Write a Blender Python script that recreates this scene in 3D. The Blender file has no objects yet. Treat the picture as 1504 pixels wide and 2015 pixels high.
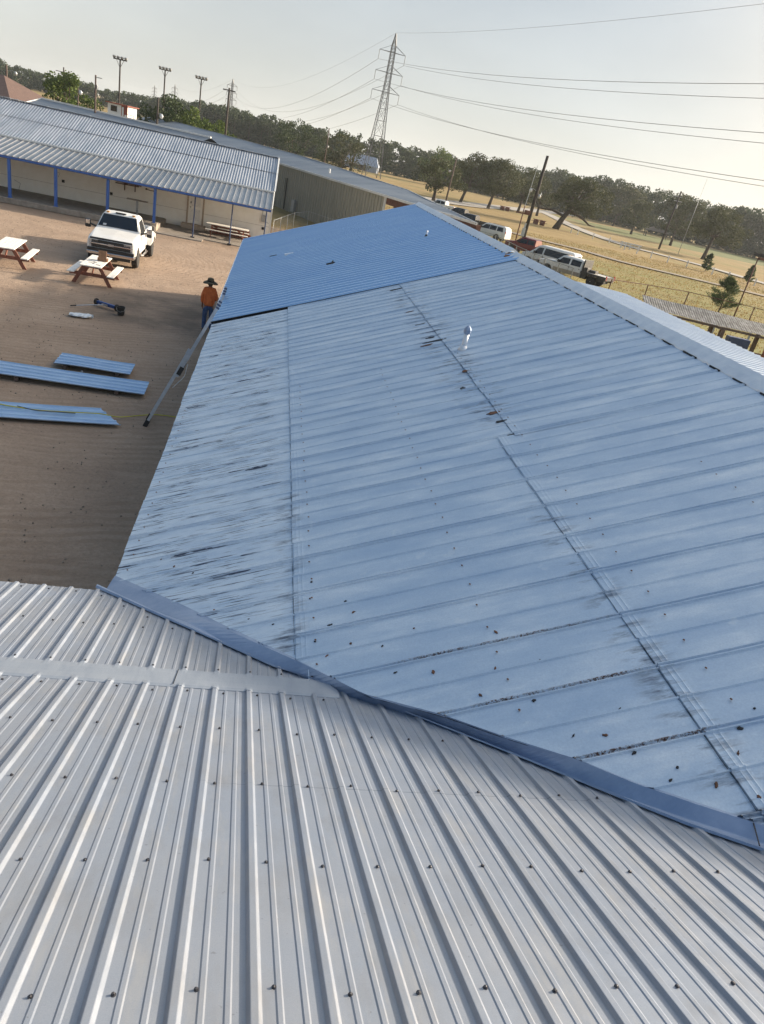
import bpy, bmesh, math, random
import numpy as np
from mathutils import Matrix, Vector
R_ = math.radians
sc = bpy.context.scene
COL = sc.collection
rnd = random.Random(7)
rng = np.random.default_rng(7)

# ---------------------------------------------------------------- camera
cam_d = bpy.data.cameras.new('camera')
cam_d.sensor_fit = 'HORIZONTAL'; cam_d.sensor_width = 36.0
cam_d.lens = 36.0 * 1383.0 / 1504.0
cam_d.clip_start = 0.05; cam_d.clip_end = 8000
cam = bpy.data.objects.new('camera', cam_d); COL.objects.link(cam)
RC = Matrix(((0.97244234, -0.11986384, -0.19997137), (-0.12206977, 0.46898827, -0.87472795), (0.19863248, 0.87503295, 0.4414323)))
# re-orthonormalise
_n = (RC[0]).normalized(); _m = (RC[1] - _n * RC[1].dot(_n)).normalized(); _o = _n.cross(_m)
RC = Matrix((_n, _m, _o))
cam.matrix_world = Matrix.Translation((0, 0, 6.5)) @ RC.to_4x4()
sc.camera = cam

# ---------------------------------------------------------------- sky and sun
SUN_AZ, SUN_EL = 69.0, 18.8          # degrees clockwise from +y, and above the horizon
w = bpy.data.worlds.new("World"); sc.world = w; w.use_nodes = True
nt = w.node_tree; bg = nt.nodes['Background']
sky = nt.nodes.new('ShaderNodeTexSky'); sky.sky_type = 'NISHITA'; sky.sun_disc = False
sky.sun_elevation = R_(SUN_EL); sky.sun_rotation = R_(SUN_AZ)
sky.air_density = 1.0; sky.dust_density = 2.0; sky.ozone_density = 1.0; sky.altitude = 60
# hazy air over the Nishita sky: a pale veil near the horizon, and the glow round the low sun
_geo = nt.nodes.new('ShaderNodeTexCoord'); _sep = nt.nodes.new('ShaderNodeSeparateXYZ'); nt.links.new(_geo.outputs['Generated'], _sep.inputs[0])
_rp = nt.nodes.new('ShaderNodeValToRGB'); nt.links.new(_sep.outputs[2], _rp.inputs[0])
_st = [(0.0, (.86, .87, .80)), (.10, (.79, .835, .845)), (.24, (.58, .67, .76)), (.42, (.33, .49, .65)), (.75, (.18, .34, .56)), (1.0, (.14, .28, .50))]
while len(_rp.color_ramp.elements) < len(_st): _rp.color_ramp.elements.new(.5)
for _e, (_p, _c) in zip(_rp.color_ramp.elements, _st): _e.position = _p; _e.color = (*_c, 1)
_dot = nt.nodes.new('ShaderNodeVectorMath'); _dot.operation = 'DOT_PRODUCT'; nt.links.new(_geo.outputs['Generated'], _dot.inputs[0])
_dot.inputs[1].default_value = (math.sin(R_(SUN_AZ)) * .94, math.cos(R_(SUN_AZ)) * .94, .34)
_glow = nt.nodes.new('ShaderNodeMapRange'); _glow.inputs[1].default_value = .35; _glow.inputs[2].default_value = 1.0
nt.links.new(_dot.outputs['Value'], _glow.inputs[0])
_pw = nt.nodes.new('ShaderNodeMath'); _pw.operation = 'POWER'; _pw.inputs[1].default_value = 9.0; nt.links.new(_glow.outputs[0], _pw.inputs[0])
_el = nt.nodes.new('ShaderNodeMapRange'); _el.inputs[1].default_value = .0; _el.inputs[2].default_value = .95; _el.inputs[3].default_value = 1.0; _el.inputs[4].default_value = .0
nt.links.new(_sep.outputs[2], _el.inputs[0])
_gm = nt.nodes.new('ShaderNodeMath'); _gm.operation = 'MULTIPLY'; nt.links.new(_pw.outputs[0], _gm.inputs[0]); nt.links.new(_el.outputs[0], _gm.inputs[1])
_add = nt.nodes.new('ShaderNodeMix'); _add.data_type = 'RGBA'; _add.blend_type = 'ADD'; _add.inputs[7].default_value = (7.2, 5.0, 2.6, 1)
nt.links.new(_gm.outputs[0], _add.inputs[0]); nt.links.new(_rp.outputs[0], _add.inputs[6])
_dot2 = nt.nodes.new('ShaderNodeVectorMath'); _dot2.operation = 'DOT_PRODUCT'; nt.links.new(_geo.outputs['Generated'], _dot2.inputs[0])
_dot2.inputs[1].default_value = (math.sin(R_(80)) * .79, math.cos(R_(80)) * .79, .61)
_mx2 = nt.nodes.new('ShaderNodeMath'); _mx2.operation = 'MAXIMUM'; _mx2.inputs[1].default_value = 0; nt.links.new(_dot2.outputs['Value'], _mx2.inputs[0])
_pw2 = nt.nodes.new('ShaderNodeMath'); _pw2.operation = 'POWER'; _pw2.inputs[1].default_value = 6.0; nt.links.new(_mx2.outputs[0], _pw2.inputs[0])
_add2 = nt.nodes.new('ShaderNodeMix'); _add2.data_type = 'RGBA'; _add2.blend_type = 'ADD'; _add2.inputs[7].default_value = (3.6, 3.1, 2.4, 1)
nt.links.new(_pw2.outputs[0], _add2.inputs[0]); nt.links.new(_add.outputs[2], _add2.inputs[6]); _add = _add2
_hz = nt.nodes.new('ShaderNodeMapRange'); _hz.inputs[1].default_value = .04; _hz.inputs[2].default_value = .40; nt.links.new(_sep.outputs[2], _hz.inputs[0])
_cn = nt.nodes.new('ShaderNodeTexNoise'); _cn.inputs['Scale'].default_value = 2.6; _cn.inputs['Detail'].default_value = 6
_cm = nt.nodes.new('ShaderNodeMapping'); _cm.inputs['Scale'].default_value = (1, 1, 2.6); nt.links.new(_geo.outputs['Generated'], _cm.inputs[0]); nt.links.new(_cm.outputs[0], _cn.inputs['Vector'])
_cr = nt.nodes.new('ShaderNodeMapRange'); _cr.inputs[1].default_value = .3; _cr.inputs[2].default_value = .75; _cr.inputs[3].default_value = .90; _cr.inputs[4].default_value = 1.12
nt.links.new(_cn.outputs['Fac'], _cr.inputs[0])
_cl = nt.nodes.new('ShaderNodeMix'); _cl.data_type = 'RGBA'; _cl.blend_type = 'MULTIPLY'; _cl.inputs[0].default_value = 1
_wd = nt.nodes.new('ShaderNodeMapRange'); _wd.interpolation_type = 'SMOOTHSTEP'; _wd.inputs[1].default_value = -.9; _wd.inputs[2].default_value = .35; _wd.inputs[3].default_value = .55; _wd.inputs[4].default_value = 1.0
nt.links.new(_dot.outputs['Value'], _wd.inputs[0])
_wm = nt.nodes.new('ShaderNodeMix'); _wm.data_type = 'RGBA'; _wm.blend_type = 'MULTIPLY'; nt.links.new(_hz.outputs[0], _wm.inputs[0])
nt.links.new(_add.outputs[2], _wm.inputs[6]); nt.links.new(_wd.outputs[0], _wm.inputs[7]); nt.links.new(_wm.outputs[2], _cl.inputs[6]); nt.links.new(_cr.outputs[0], _cl.inputs[7])
_veil = nt.nodes.new('ShaderNodeMix'); _veil.data_type = 'RGBA'; _veil.inputs[0].default_value = .82
_sc = nt.nodes.new('ShaderNodeMix'); _sc.data_type = 'RGBA'; _sc.blend_type = 'MULTIPLY'; _sc.inputs[0].default_value = 1; _sc.inputs[7].default_value = (.10, .10, .10, 1)
nt.links.new(sky.outputs[0], _sc.inputs[6]); nt.links.new(_sc.outputs[2], _veil.inputs[6]); nt.links.new(_cl.outputs[2], _veil.inputs[7])
nt.links.new(_veil.outputs[2], bg.inputs[0]); bg.inputs[1].default_value = .385
sl = bpy.data.lights.new('sun', 'SUN'); sl.energy = 3.9; sl.angle = R_(2.2); sl.color = (1.0, 0.85, 0.66)
sun = bpy.data.objects.new('sun', sl); COL.objects.link(sun)
sd = Vector((math.sin(R_(SUN_AZ)) * math.cos(R_(SUN_EL)), math.cos(R_(SUN_AZ)) * math.cos(R_(SUN_EL)), math.sin(R_(SUN_EL))))
sun.rotation_euler = sd.to_track_quat('Z', 'Y').to_euler()
sc.view_settings.view_transform = 'Standard'; sc.view_settings.look = 'None'
sc.view_settings.exposure = 1.25; sc.view_settings.gamma = 1.0
sc.cycles.max_bounces = 6; sc.cycles.transparent_max_bounces = 8

# ---------------------------------------------------------------- materials
def new_mat(name, col=(.5, .5, .5), rough=.6, metal=0.0, spec=.5):
    m = bpy.data.materials.new(name); m.use_nodes = True
    b = m.node_tree.nodes['Principled BSDF']
    b.inputs['Base Color'].default_value = (*col, 1); b.inputs['Roughness'].default_value = rough
    b.inputs['Metallic'].default_value = metal; b.inputs['Specular IOR Level'].default_value = spec
    return m
class NG:
    """small helper to wire nodes"""
    def __init__(s, m):
        s.t = m.node_tree; s.b = s.t.nodes['Principled BSDF']
        s.co = s.t.nodes.new('ShaderNodeTexCoord').outputs['Object']
    def n(s, kind, **k):
        x = s.t.nodes.new(kind)
        for a, v in k.items(): setattr(x, a, v)
        return x
    def link(s, a, b): s.t.links.new(a, b)
    def mapping(s, scale, rot=(0, 0, 0), src=None):
        x = s.n('ShaderNodeMapping'); x.inputs['Scale'].default_value = scale; x.inputs['Rotation'].default_value = rot
        s.link(src or s.co, x.inputs[0]); return x.outputs[0]
    def noise(s, scale, detail=4, rough=.6, vec=None, dist=0):
        x = s.n('ShaderNodeTexNoise'); x.inputs['Scale'].default_value = scale; x.inputs['Detail'].default_value = detail
        x.inputs['Roughness'].default_value = rough; x.inputs['Distortion'].default_value = dist
        s.link(vec or s.co, x.inputs['Vector']); return x.outputs['Fac']
    def ramp(s, fac, stops):
        x = s.n('ShaderNodeValToRGB'); e = x.color_ramp.elements
        while len(e) < len(stops): e.new(.5)
        for el, (p, c) in zip(e, stops):
            el.position = p; el.color = (*c, 1) if isinstance(c, (tuple, list)) else (c, c, c, 1)
        s.link(fac, x.inputs[0]); return x.outputs[0]
    def mix(s, fac, a, b, mode='MIX'):
        x = s.n('ShaderNodeMix', data_type='RGBA', blend_type=mode)
        for sock, v in ((x.inputs[0], fac), (x.inputs[6], a), (x.inputs[7], b)):
            if hasattr(v, 'is_output'): s.link(v, sock)
            elif isinstance(v, (tuple, list)): sock.default_value = (*v, 1)
            else: sock.default_value = v
        return x.outputs[2]
    def math(s, op, a, b=0.0, c=None):
        x = s.n('ShaderNodeMath', operation=op)
        for sock, v in zip(x.inputs, (a, b, c)):
            if v is None: continue
            if hasattr(v, 'is_output'): s.link(v, sock)
            else: sock.default_value = v
        return x.outputs[0]
    def xyz(s):
        x = s.n('ShaderNodeSeparateXYZ'); s.link(s.co, x.inputs[0]); return x.outputs
    def band(s, v, lo, hi, soft):
        a = s.n('ShaderNodeMapRange', interpolation_type='SMOOTHSTEP'); a.inputs[1].default_value = lo - soft; a.inputs[2].default_value = lo
        b = s.n('ShaderNodeMapRange', interpolation_type='SMOOTHSTEP'); b.inputs[1].default_value = hi; b.inputs[2].default_value = hi + soft
        b.inputs[3].default_value = 1; b.inputs[4].default_value = 0
        s.link(v, a.inputs[0]); s.link(v, b.inputs[0]); return s.math('MULTIPLY', a.outputs[0], b.outputs[0])
    def bump(s, h, strength=.3, dist=.02):
        x = s.n('ShaderNodeBump'); x.inputs['Strength'].default_value = strength; x.inputs['Distance'].default_value = dist
        s.link(h, x.inputs['Height']); s.link(x.outputs[0], s.b.inputs['Normal'])
    def base(s, c): s.link(c, s.b.inputs['Base Color'])
    def rough(s, c): s.link(c, s.b.inputs['Roughness'])

def noisy(name, c1, c2, scale=5, rough=.7, metal=0, bump=.0, bdist=.01, detail=6, vecscale=None, lo=.35, hi=.65, spec=.5):
    m = new_mat(name, c1, rough, metal, spec); g = NG(m)
    v = g.mapping(vecscale) if vecscale else None
    f = g.noise(scale, detail, .65, v)
    g.base(g.ramp(f, [(lo, c1), (hi, c2)]))
    if bump: g.bump(g.noise(scale * 3, 5, .6, v), bump, bdist)
    return m

def mat_near_roof():
    m = new_mat('galvanised_panel', (.5, .52, .55), .42, .35); g = NG(m)
    f = g.noise(260, 3, .7); big = g.noise(1.1, 5, .6)
    c = g.ramp(f, [(.3, (.235, .275, .345)), (.7, (.29, .33, .40))])
    st = g.noise(6, 6, .7, g.mapping((1.2, .35, 1)))
    c = g.mix(g.math('MULTIPLY', g.ramp(st, [(.48, 0), (.72, 1)]), .5), c, (.22, .23, .25))
    c = g.mix(g.ramp(big, [(.4, 0), (.7, .25)]), c, (.36, .35, .34))
    sp = g.noise(38, 2, .5); c = g.mix(g.ramp(sp, [(.74, 0), (.77, .5)]), c, (.14, .14, .15))
    X, Yc, Z = g.xyz()
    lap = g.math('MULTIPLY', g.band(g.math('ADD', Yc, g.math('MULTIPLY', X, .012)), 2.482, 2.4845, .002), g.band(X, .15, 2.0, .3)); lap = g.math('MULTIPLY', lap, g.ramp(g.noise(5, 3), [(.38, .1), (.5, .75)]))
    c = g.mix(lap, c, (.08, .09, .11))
    dust = g.noise(2.0, 6, .7, g.mapping((5, .8, 1))); c = g.mix(g.ramp(dust, [(.52, 0), (.72, .4)]), c, (.40, .39, .37))
    scf = g.noise(11, 5, .75, g.mapping((1, .5, 1), (0, 0, .4))); c = g.mix(g.ramp(scf, [(.66, 0), (.72, .3)]), c, (.17, .18, .20))
    g.base(c); g.rough(g.ramp(g.noise(9, 4), [(.3, .36), (.7, .52)]))
    g.bump(g.noise(240, 2, .6), .06, .001); return m

def mat_old_roof():
    m = new_mat('weathered_roof_sheet', (.5, .55, .6), .5, .3); g = NG(m); X, Yc, Z = g.xyz()
    a, b_, c_, d_ = (.50, .62, .76), (.39, .52, .69), (.70, .79, .88), (.05, .065, .11)
    f = g.noise(1.6, 7, .65, g.mapping((.55, 2.4, 1)))
    c = g.ramp(f, [(.28, b_), (.5, a), (.72, c_)])
    fine = g.noise(70, 4, .7); c = g.mix(g.ramp(fine, [(.35, .22), (.65, 0)]), c, (.19, .28, .42))
    blot = g.noise(7, 3, .5); c = g.mix(g.ramp(blot, [(.66, 0), (.72, .35)]), c, (.66, .73, .80))
    c = g.mix(g.math('MULTIPLY', g.band(X, -1.3, .45, .15), g.ramp(g.noise(2.2, 5, .7, g.mapping((1.2, 3, 1))), [(.35, .1), (.65, .55)])), c, (.76, .84, .91))
    # worn dark scratches running down the slope on the lowest course
    s1 = g.noise(1.0, 4, .6, g.mapping((2.6, 52, 1))); s2 = g.noise(1.3, 3, .6, g.mapping((1, 2.2, 1)))
    m1 = g.math('MULTIPLY', g.ramp(s1, [(.56, 0), (.585, 1)]), g.ramp(s2, [(.38, 0), (.58, 1)]))
    low = g.band(X, -1.2, .2, .5); c = g.mix(g.math('MULTIPLY', m1, g.math('MULTIPLY', low, .97)), c, d_)
    # grime collecting below each end lap
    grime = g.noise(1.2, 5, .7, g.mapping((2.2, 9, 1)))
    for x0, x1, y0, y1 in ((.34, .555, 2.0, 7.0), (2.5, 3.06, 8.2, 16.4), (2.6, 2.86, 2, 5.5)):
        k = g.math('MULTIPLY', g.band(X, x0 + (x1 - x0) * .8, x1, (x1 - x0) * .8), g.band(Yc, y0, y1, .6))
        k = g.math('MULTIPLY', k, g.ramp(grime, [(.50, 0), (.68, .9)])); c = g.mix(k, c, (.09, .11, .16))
    # rust along three of the standing laps
    for yy, xa, xb in ((2.819, 1.6, 2.85), (3.409, 1.45, 2.55), (3.991, 1.5, 2.6), (2.25, 2.4, 3.1)):
        k = g.math('MULTIPLY', g.band(Yc, yy - .006, yy + .006, .016), g.band(X, xa, xb, .35))
        k = g.math('MULTIPLY', k, g.math('MULTIPLY', g.ramp(g.noise(60, 4, .8), [(.46, 0), (.54, 1)]), g.ramp(g.noise(3.5, 3), [(.40, .15), (.55, 1)])))
        c = g.mix(k, c, g.mix(g.noise(25), (.03, .02, .02), (.16, .07, .04)))
    # grime where the sheets end in the valley
    g.base(c); g.rough(g.ramp(g.noise(5, 5), [(.3, .42), (.7, .6)]))
    g.bump(g.noise(2.3, 4, .55), .35, .03); return m

def mat_new_roof():
    m = new_mat('new_blue_metal', (.22, .38, .62), .28, .7); g = NG(m)
    f = g.noise(1.2, 5, .6, g.mapping((.3, 1.5, 1)))
    g.base(g.ramp(f, [(.3, (.44, .63, .88)), (.7, (.54, .72, .93))]))
    g.bump(g.noise(2.0, 3), .15, .02); return m

M = {}
M['loose'] = noisy('pale_blue_sheet_metal', (.40, .55, .76), (.52, .66, .84), 2, .3, .55)
M['near'] = mat_near_roof(); M['old'] = mat_old_roof(); M['newroof'] = mat_new_roof()
M['flash'] = noisy('valley_flashing_metal', (.23, .31, .46), (.33, .41, .56), 3, .38, .4, .1, .02, vecscale=(1, 1, 1))
M['capnear'] = noisy('crease_flashing_metal', (.26, .30, .365), (.32, .36, .42), 4, .42, .3, .1, .01, vecscale=(2.5, .5, 1))
M['cap'] = noisy('ridge_cap_metal', (.68, .73, .80), (.82, .85, .89), 3, .45, .25, .15, .02)
M['eastroof'] = noisy('east_sheet_metal', (.50, .58, .70), (.60, .67, .76), 2, .4, .4, .1, .02)
M['screw'] = new_mat('screw_steel', (.09, .09, .10), .5, .7)
M['rubber'] = new_mat('black_rubber', (.02, .02, .022), .75)
M['rust'] = noisy('rust', (.05, .03, .025), (.20, .09, .05), 30, .9, 0)
M['dark'] = new_mat('dark_gap', (.015, .018, .025), .8)
M['sky_hole'] = M['dark']
M['cream'] = noisy('cream_painted_block', (.86, .83, .76), (.92, .90, .84), 2.2, .85, 0, .15, .01)
M['corr'] = noisy('old_corrugated_metal', (.29, .33, .39), (.43, .46, .51), .8, .45, .45, vecscale=(3, .4, .4))
M['awn'] = noisy('galvanised_awning', (.20, .22, .25), (.36, .37, .39), .9, .30, .6, vecscale=(.7, .3, .3))
M['blue'] = noisy('blue_paint', (.03, .10, .36), (.04, .13, .42), 8, .5)
M['dblue'] = noisy('dark_blue_paint', (.03, .05, .12), (.05, .08, .17), 8, .5)
M['white'] = noisy('white_paint', (.74, .74, .72), (.82, .82, .80), 6, .6)
M['beige'] = noisy('beige_metal_siding', (.20, .205, .18), (.25, .25, .22), 1.5, .6, .1, vecscale=(3, 3, .4))
M['arena'] = noisy('grey_roof_metal', (.16, .19, .23), (.24, .27, .31), .35, .5, .3, vecscale=(.6, 2, 1))
M['trimgrey'] = noisy('grey_trim', (.40, .42, .44), (.5, .52, .54), 3, .5, .2)
M['concrete'] = noisy('concrete', (.22, .19, .165), (.34, .30, .26), 3, .9, 0, .3, .02)
M['block'] = noisy('tan_block', (.40, .32, .25), (.5, .41, .33), 6, .9)
M['redbrown'] = noisy('reddish_brown_wood', (.17, .065, .045), (.27, .11, .075), 9, .75, vecscale=(1, 1, .3))
M['whitewood'] = noisy('worn_white_wood', (.55, .53, .50), (.80, .78, .74), 7, .7, vecscale=(4, .7, 1), lo=.3, hi=.5)
M['polewood'] = noisy('weathered_pole_wood', (.07, .05, .045), (.15, .11, .09), 4, .9, vecscale=(6, 6, .5))
M['poledark'] = noisy('dark_pole_wood', (.035, .03, .028), (.08, .065, .055), 4, .9, vecscale=(6, 6, .5))
M['greymetal'] = noisy('grey_metal', (.28, .29, .30), (.4, .41, .42), 10, .5, .6)
M['steel'] = noisy('lattice_steel', (.16, .16, .165), (.24, .24, .24), 1, .6, .4)
M['wire'] = new_mat('cable', (.30, .30, .30), .6, .3)
M['rustred'] = noisy('rust_red_steel', (.13, .06, .045), (.20, .09, .065), 6, .8)
M['carwhite'] = noisy('white_car_paint', (.72, .72, .71), (.80, .80, .78), 3, .25, 0)
M['cartan'] = noisy('tan_lower_paint', (.30, .28, .25), (.38, .35, .31), 3, .35, .2)
M['carred'] = new_mat('dark_red_car_paint', (.16, .015, .02), .25)
M['carblack'] = new_mat('dark_car_paint', (.025, .03, .04), .22)
M['glass'] = new_mat('tinted_glass', (.012, .016, .022), .06, 0, .6)
M['glasslight'] = new_mat('windscreen_glass', (.08, .11, .13), .08, 0, .7)
M['chrome'] = new_mat('chrome', (.62, .62, .63), .18, 1.0)
M['blackplastic'] = new_mat('black_plastic', (.02, .021, .023), .5)
M['tyre'] = noisy('tyre_rubber', (.018, .018, .019), (.035, .034, .033), 12, .85)
M['rim'] = new_mat('wheel_metal', (.42, .42, .43), .35, .8)
M['lamp'] = new_mat('headlamp_lens', (.55, .56, .56), .12, .3)
M['amber'] = new_mat('amber_lens', (.55, .25, .05), .2)
M['redlens'] = new_mat('red_lens', (.4, .02, .02), .2)
M['flatbed'] = noisy('black_flatbed_steel', (.035, .035, .04), (.09, .085, .08), 5, .6, .3)
M['deck'] = noisy('pale_deck_plate', (.48, .47, .44), (.62, .61, .58), 4, .6, .3)
M['orange'] = noisy('orange_shirt_cloth', (.55, .13, .035), (.70, .19, .06), 9, .9, 0, .35, .03)
M['denim'] = noisy('denim', (.03, .06, .15), (.05, .10, .22), 14, .95)
M['skin'] = new_mat('skin', (.20, .10, .065), .6)
M['hat'] = noisy('dark_straw', (.035, .032, .022), (.10, .09, .06), 40, .9)
M['hatband'] = new_mat('hat_band', (.01, .01, .01), .8)
M['boot'] = new_mat('boot_leather', (.06, .035, .02), .7)
M['hair'] = new_mat('black_hair', (.015, .012, .01), .7)
M['alu'] = noisy('ladder_aluminium', (.36, .40, .47), (.46, .50, .57), 8, .4, .7)
M['cardboard'] = noisy('cardboard', (.22, .12, .07), (.30, .17, .10), 8, .9)
M['bag'] = noisy('crumpled_plastic', (.50, .56, .64), (.85, .88, .90), 11, .35, 0, .6, .03)
M['cord'] = new_mat('yellow_cord', (.50, .46, .06), .6)
M['sweep'] = new_mat('blue_magnet_bar', (.02, .06, .22), .4, .2)
M['bark'] = noisy('bark', (.045, .035, .028), (.11, .085, .065), 3, .95, 0, .4, .05, vecscale=(3, 3, .5))
M['darkred'] = noisy('brown_shadowed_purlin', (.07, .03, .025), (.11, .05, .04), 4, .85)
M['brownroof'] = noisy('brown_tile_roof', (.10, .065, .055), (.15, .095, .08), 3, .85)
M['stonewall'] = noisy('pale_stone', (.38, .33, .27), (.50, .45, .38), 1.5, .85)
M['redpaint'] = noisy('red_brown_paint', (.22, .05, .03), (.30, .08, .05), 5, .7)
M['palebluemetal'] = noisy('pale_blue_metal', (.25, .30, .38), (.33, .38, .46), 1, .5, .2)

def leaf_mat(name, cols, trans=.25):
    m = new_mat(name, cols[0], .7, 0, .25); g = NG(m)
    ge = g.n('ShaderNodeNewGeometry'); n = g.noise(.35, 3, .6)
    f = g.math('ADD', g.math('MULTIPLY', ge.outputs['Random Per Island'], .55), g.math('MULTIPLY', n, .5))
    g.base(g.ramp(f, [(.2 + .6 * i / (len(cols) - 1), c) for i, c in enumerate(cols)]))
    tr = g.n('ShaderNodeBsdfTranslucent'); g.link(g.b.inputs['Base Color'].links[0].from_socket, tr.inputs[0])
    mx = g.n('ShaderNodeMixShader'); mx.inputs[0].default_value = trans
    out = m.node_tree.nodes['Material Output']
    g.link(g.b.outputs[0], mx.inputs[1]); g.link(tr.outputs[0], mx.inputs[2]); g.link(mx.outputs[0], out.inputs[0])
    return m
M['leafoak'] = leaf_mat('oak_leaves', [(.040, .048, .020), (.058, .068, .027), (.085, .092, .036)], .25)
M['leafforest'] = leaf_mat('forest_leaves', [(.030, .050, .022), (.044, .068, .028), (.068, .092, .036)], .22)
M['leaflight'] = leaf_mat('light_green_leaves', [(.05, .085, .02), (.085, .13, .03), (.14, .18, .04)])
M['leafpine'] = leaf_mat('pine_needles', [(.05, .085, .03), (.08, .12, .04), (.12, .16, .065)])
M['leafbare'] = leaf_mat('brown_twigs', [(.06, .05, .04), (.10, .085, .065)], .1)

# ---------------------------------------------------------------- object helpers
def tag(o, label=None, cat=None, group=None, kind=None):
    if label: o['label'] = label
    if cat: o['category'] = cat
    if group: o['group'] = group
    if kind: o['kind'] = kind
    return o
def thing(name, label, cat, loc=(0, 0, 0), rz=0, group=None):
    o = bpy.data.objects.new(name, None); COL.objects.link(o); o.empty_display_size = .2
    o.location = loc; o.rotation_euler = (0, 0, rz); return tag(o, label, cat, group)
def mesh_obj(name, me, mat, parent=None, smooth=False):
    o = bpy.data.objects.new(name, me); COL.objects.link(o)
    if mat is not None:
        for mm in (mat if isinstance(mat, (list, tuple)) else [mat]): me.materials.append(mm)
    if parent is not None: o.parent = parent
    if smooth: me.polygons.foreach_set('use_smooth', [True] * len(me.polygons))
    return o
class MB:
    def __init__(s): s.v = []; s.f = []
    def add(s, vs, fs):
        k = len(s.v); s.v += [tuple(p) for p in vs]; s.f += [tuple(i + k for i in f) for f in fs]; return s
    def box(s, x0, x1, y0, y1, z0, z1, mat=None):
        vs = [(x, y, z) for z in (z0, z1) for x, y in ((x0, y0), (x1, y0), (x1, y1), (x0, y1))]
        if mat is not None: vs = [tuple(mat @ Vector(p)) for p in vs]
        return s.add(vs, [(3, 2, 1, 0), (4, 5, 6, 7), (0, 1, 5, 4), (1, 2, 6, 5), (2, 3, 7, 6), (3, 0, 4, 7)])
    def beam(s, a, b, wd, h, up=(0, 0, 1)):
        a, b = Vector(a), Vector(b); d = (b - a).normalized(); u = Vector(up)
        if abs(d.dot(u)) > .98: u = Vector((0, 1, 0))
        r = d.cross(u).normalized(); u = r.cross(d)
        vs = [p + r * sx * wd / 2 + u * sz * h / 2 for p in (a, b) for sx, sz in ((-1, -1), (1, -1), (1, 1), (-1, 1))]
        return s.add(vs, [(0, 1, 2, 3), (7, 6, 5, 4), (1, 0, 4, 5), (2, 1, 5, 6), (3, 2, 6, 7), (0, 3, 7, 4)])
    def tube(s, pts, r, n=8, cap=True):
        pts = [Vector(p) for p in pts]; rs = r if isinstance(r, (list, tuple)) else [r] * len(pts)
        base = []; ref = None
        for i, p in enumerate(pts):
            d = (pts[min(i + 1, len(pts) - 1)] - pts[max(i - 1, 0)]).normalized()
            if ref is None: ref = Vector((0, 0, 1)) if abs(d.z) < .9 else Vector((1, 0, 0))
            u = (ref - d * ref.dot(d)).normalized(); v = d.cross(u); ref = u
            base.append([p + (u * math.cos(t) + v * math.sin(t)) * rs[i] for t in [2 * math.pi * k / n for k in range(n)]])
        vs = [q for ring in base for q in ring]; fs = []
        for i in range(len(pts) - 1):
            for k in range(n):
                a = i * n + k; b = i * n + (k + 1) % n; fs.append((a, b, b + n, a + n))
        if cap: fs += [tuple(range(n))[::-1], tuple(range((len(pts) - 1) * n, len(pts) * n))]
        return s.add(vs, fs)
    def lathe(s, prof, c=(0, 0, 0), n=20, axis='Z'):
        vs = []; fs = []
        for r, h in prof:
            for k in range(n):
                t = 2 * math.pi * k / n; p = (r * math.cos(t), r * math.sin(t), h)
                if axis == 'X': p = (h, r * math.cos(t), r * math.sin(t))
                if axis == 'Y': p = (r * math.sin(t), h, r * math.cos(t))
                vs.append((p[0] + c[0], p[1] + c[1], p[2] + c[2]))
        for i in range(len(prof) - 1):
            for k in range(n):
                a = i * n + k; b = i * n + (k + 1) % n; fs.append((a, b, b + n, a + n))
        fs += [tuple(range(n))[::-1], tuple(range((len(prof) - 1) * n, len(prof) * n))]
        return s.add(vs, fs)
    def prism(s, poly, axis, a, b):
        n = len(poly)
        def P(u, v, t): return {'X': (t, u, v), 'Y': (u, t, v), 'Z': (u, v, t)}[axis]
        vs = [P(u, v, a) for u, v in poly] + [P(u, v, b) for u, v in poly]
        fs = [tuple(range(n)), tuple(range(n, 2 * n))[::-1]] + [(i, i + n, (i + 1) % n + n, (i + 1) % n) for i in range(n)]
        return s.add(vs, fs)
    def build(s, name, mat, parent=None, smooth=False, bevel=0, fix=True):
        me = bpy.data.meshes.new(name); me.from_pydata(s.v, [], s.f); me.validate()
        if fix or bevel:
            bm = bmesh.new(); bm.from_mesh(me)
            bmesh.ops.recalc_face_normals(bm, faces=bm.faces)
            bm.to_mesh(me); bm.free()
        o = mesh_obj(name, me, mat, parent, smooth)
        if bevel:
            b = o.modifiers.new('bevel', 'BEVEL'); b.width = bevel; b.segments = 2; b.limit_method = 'ANGLE'
        return o
def grid_mesh(name, P, mat, parent=None, smooth=False):
    """P: array (n, m, 3) -> quad grid; nan quads are skipped"""
    n, m_, _ = P.shape; idx = np.arange(n * m_).reshape(n, m_)
    q = np.stack([idx[:-1, :-1], idx[1:, :-1], idx[1:, 1:], idx[:-1, 1:]], -1).reshape(-1, 4)
    V = P.reshape(-1, 3); me = bpy.data.meshes.new(name)
    me.vertices.add(len(V)); me.vertices.foreach_set('co', V.astype(np.float32).ravel())
    me.loops.add(len(q) * 4); me.loops.foreach_set('vertex_index', q.ravel().astype(np.int32))
    me.polygons.add(len(q)); me.polygons.foreach_set('loop_start', np.arange(0, len(q) * 4, 4, dtype=np.int32))
    me.update(calc_edges=True); me.validate()
    o = mesh_obj(name, me, mat, parent, smooth); me.polygons.foreach_set('use_smooth', [bool(smooth)] * len(me.polygons)); return o
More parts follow.
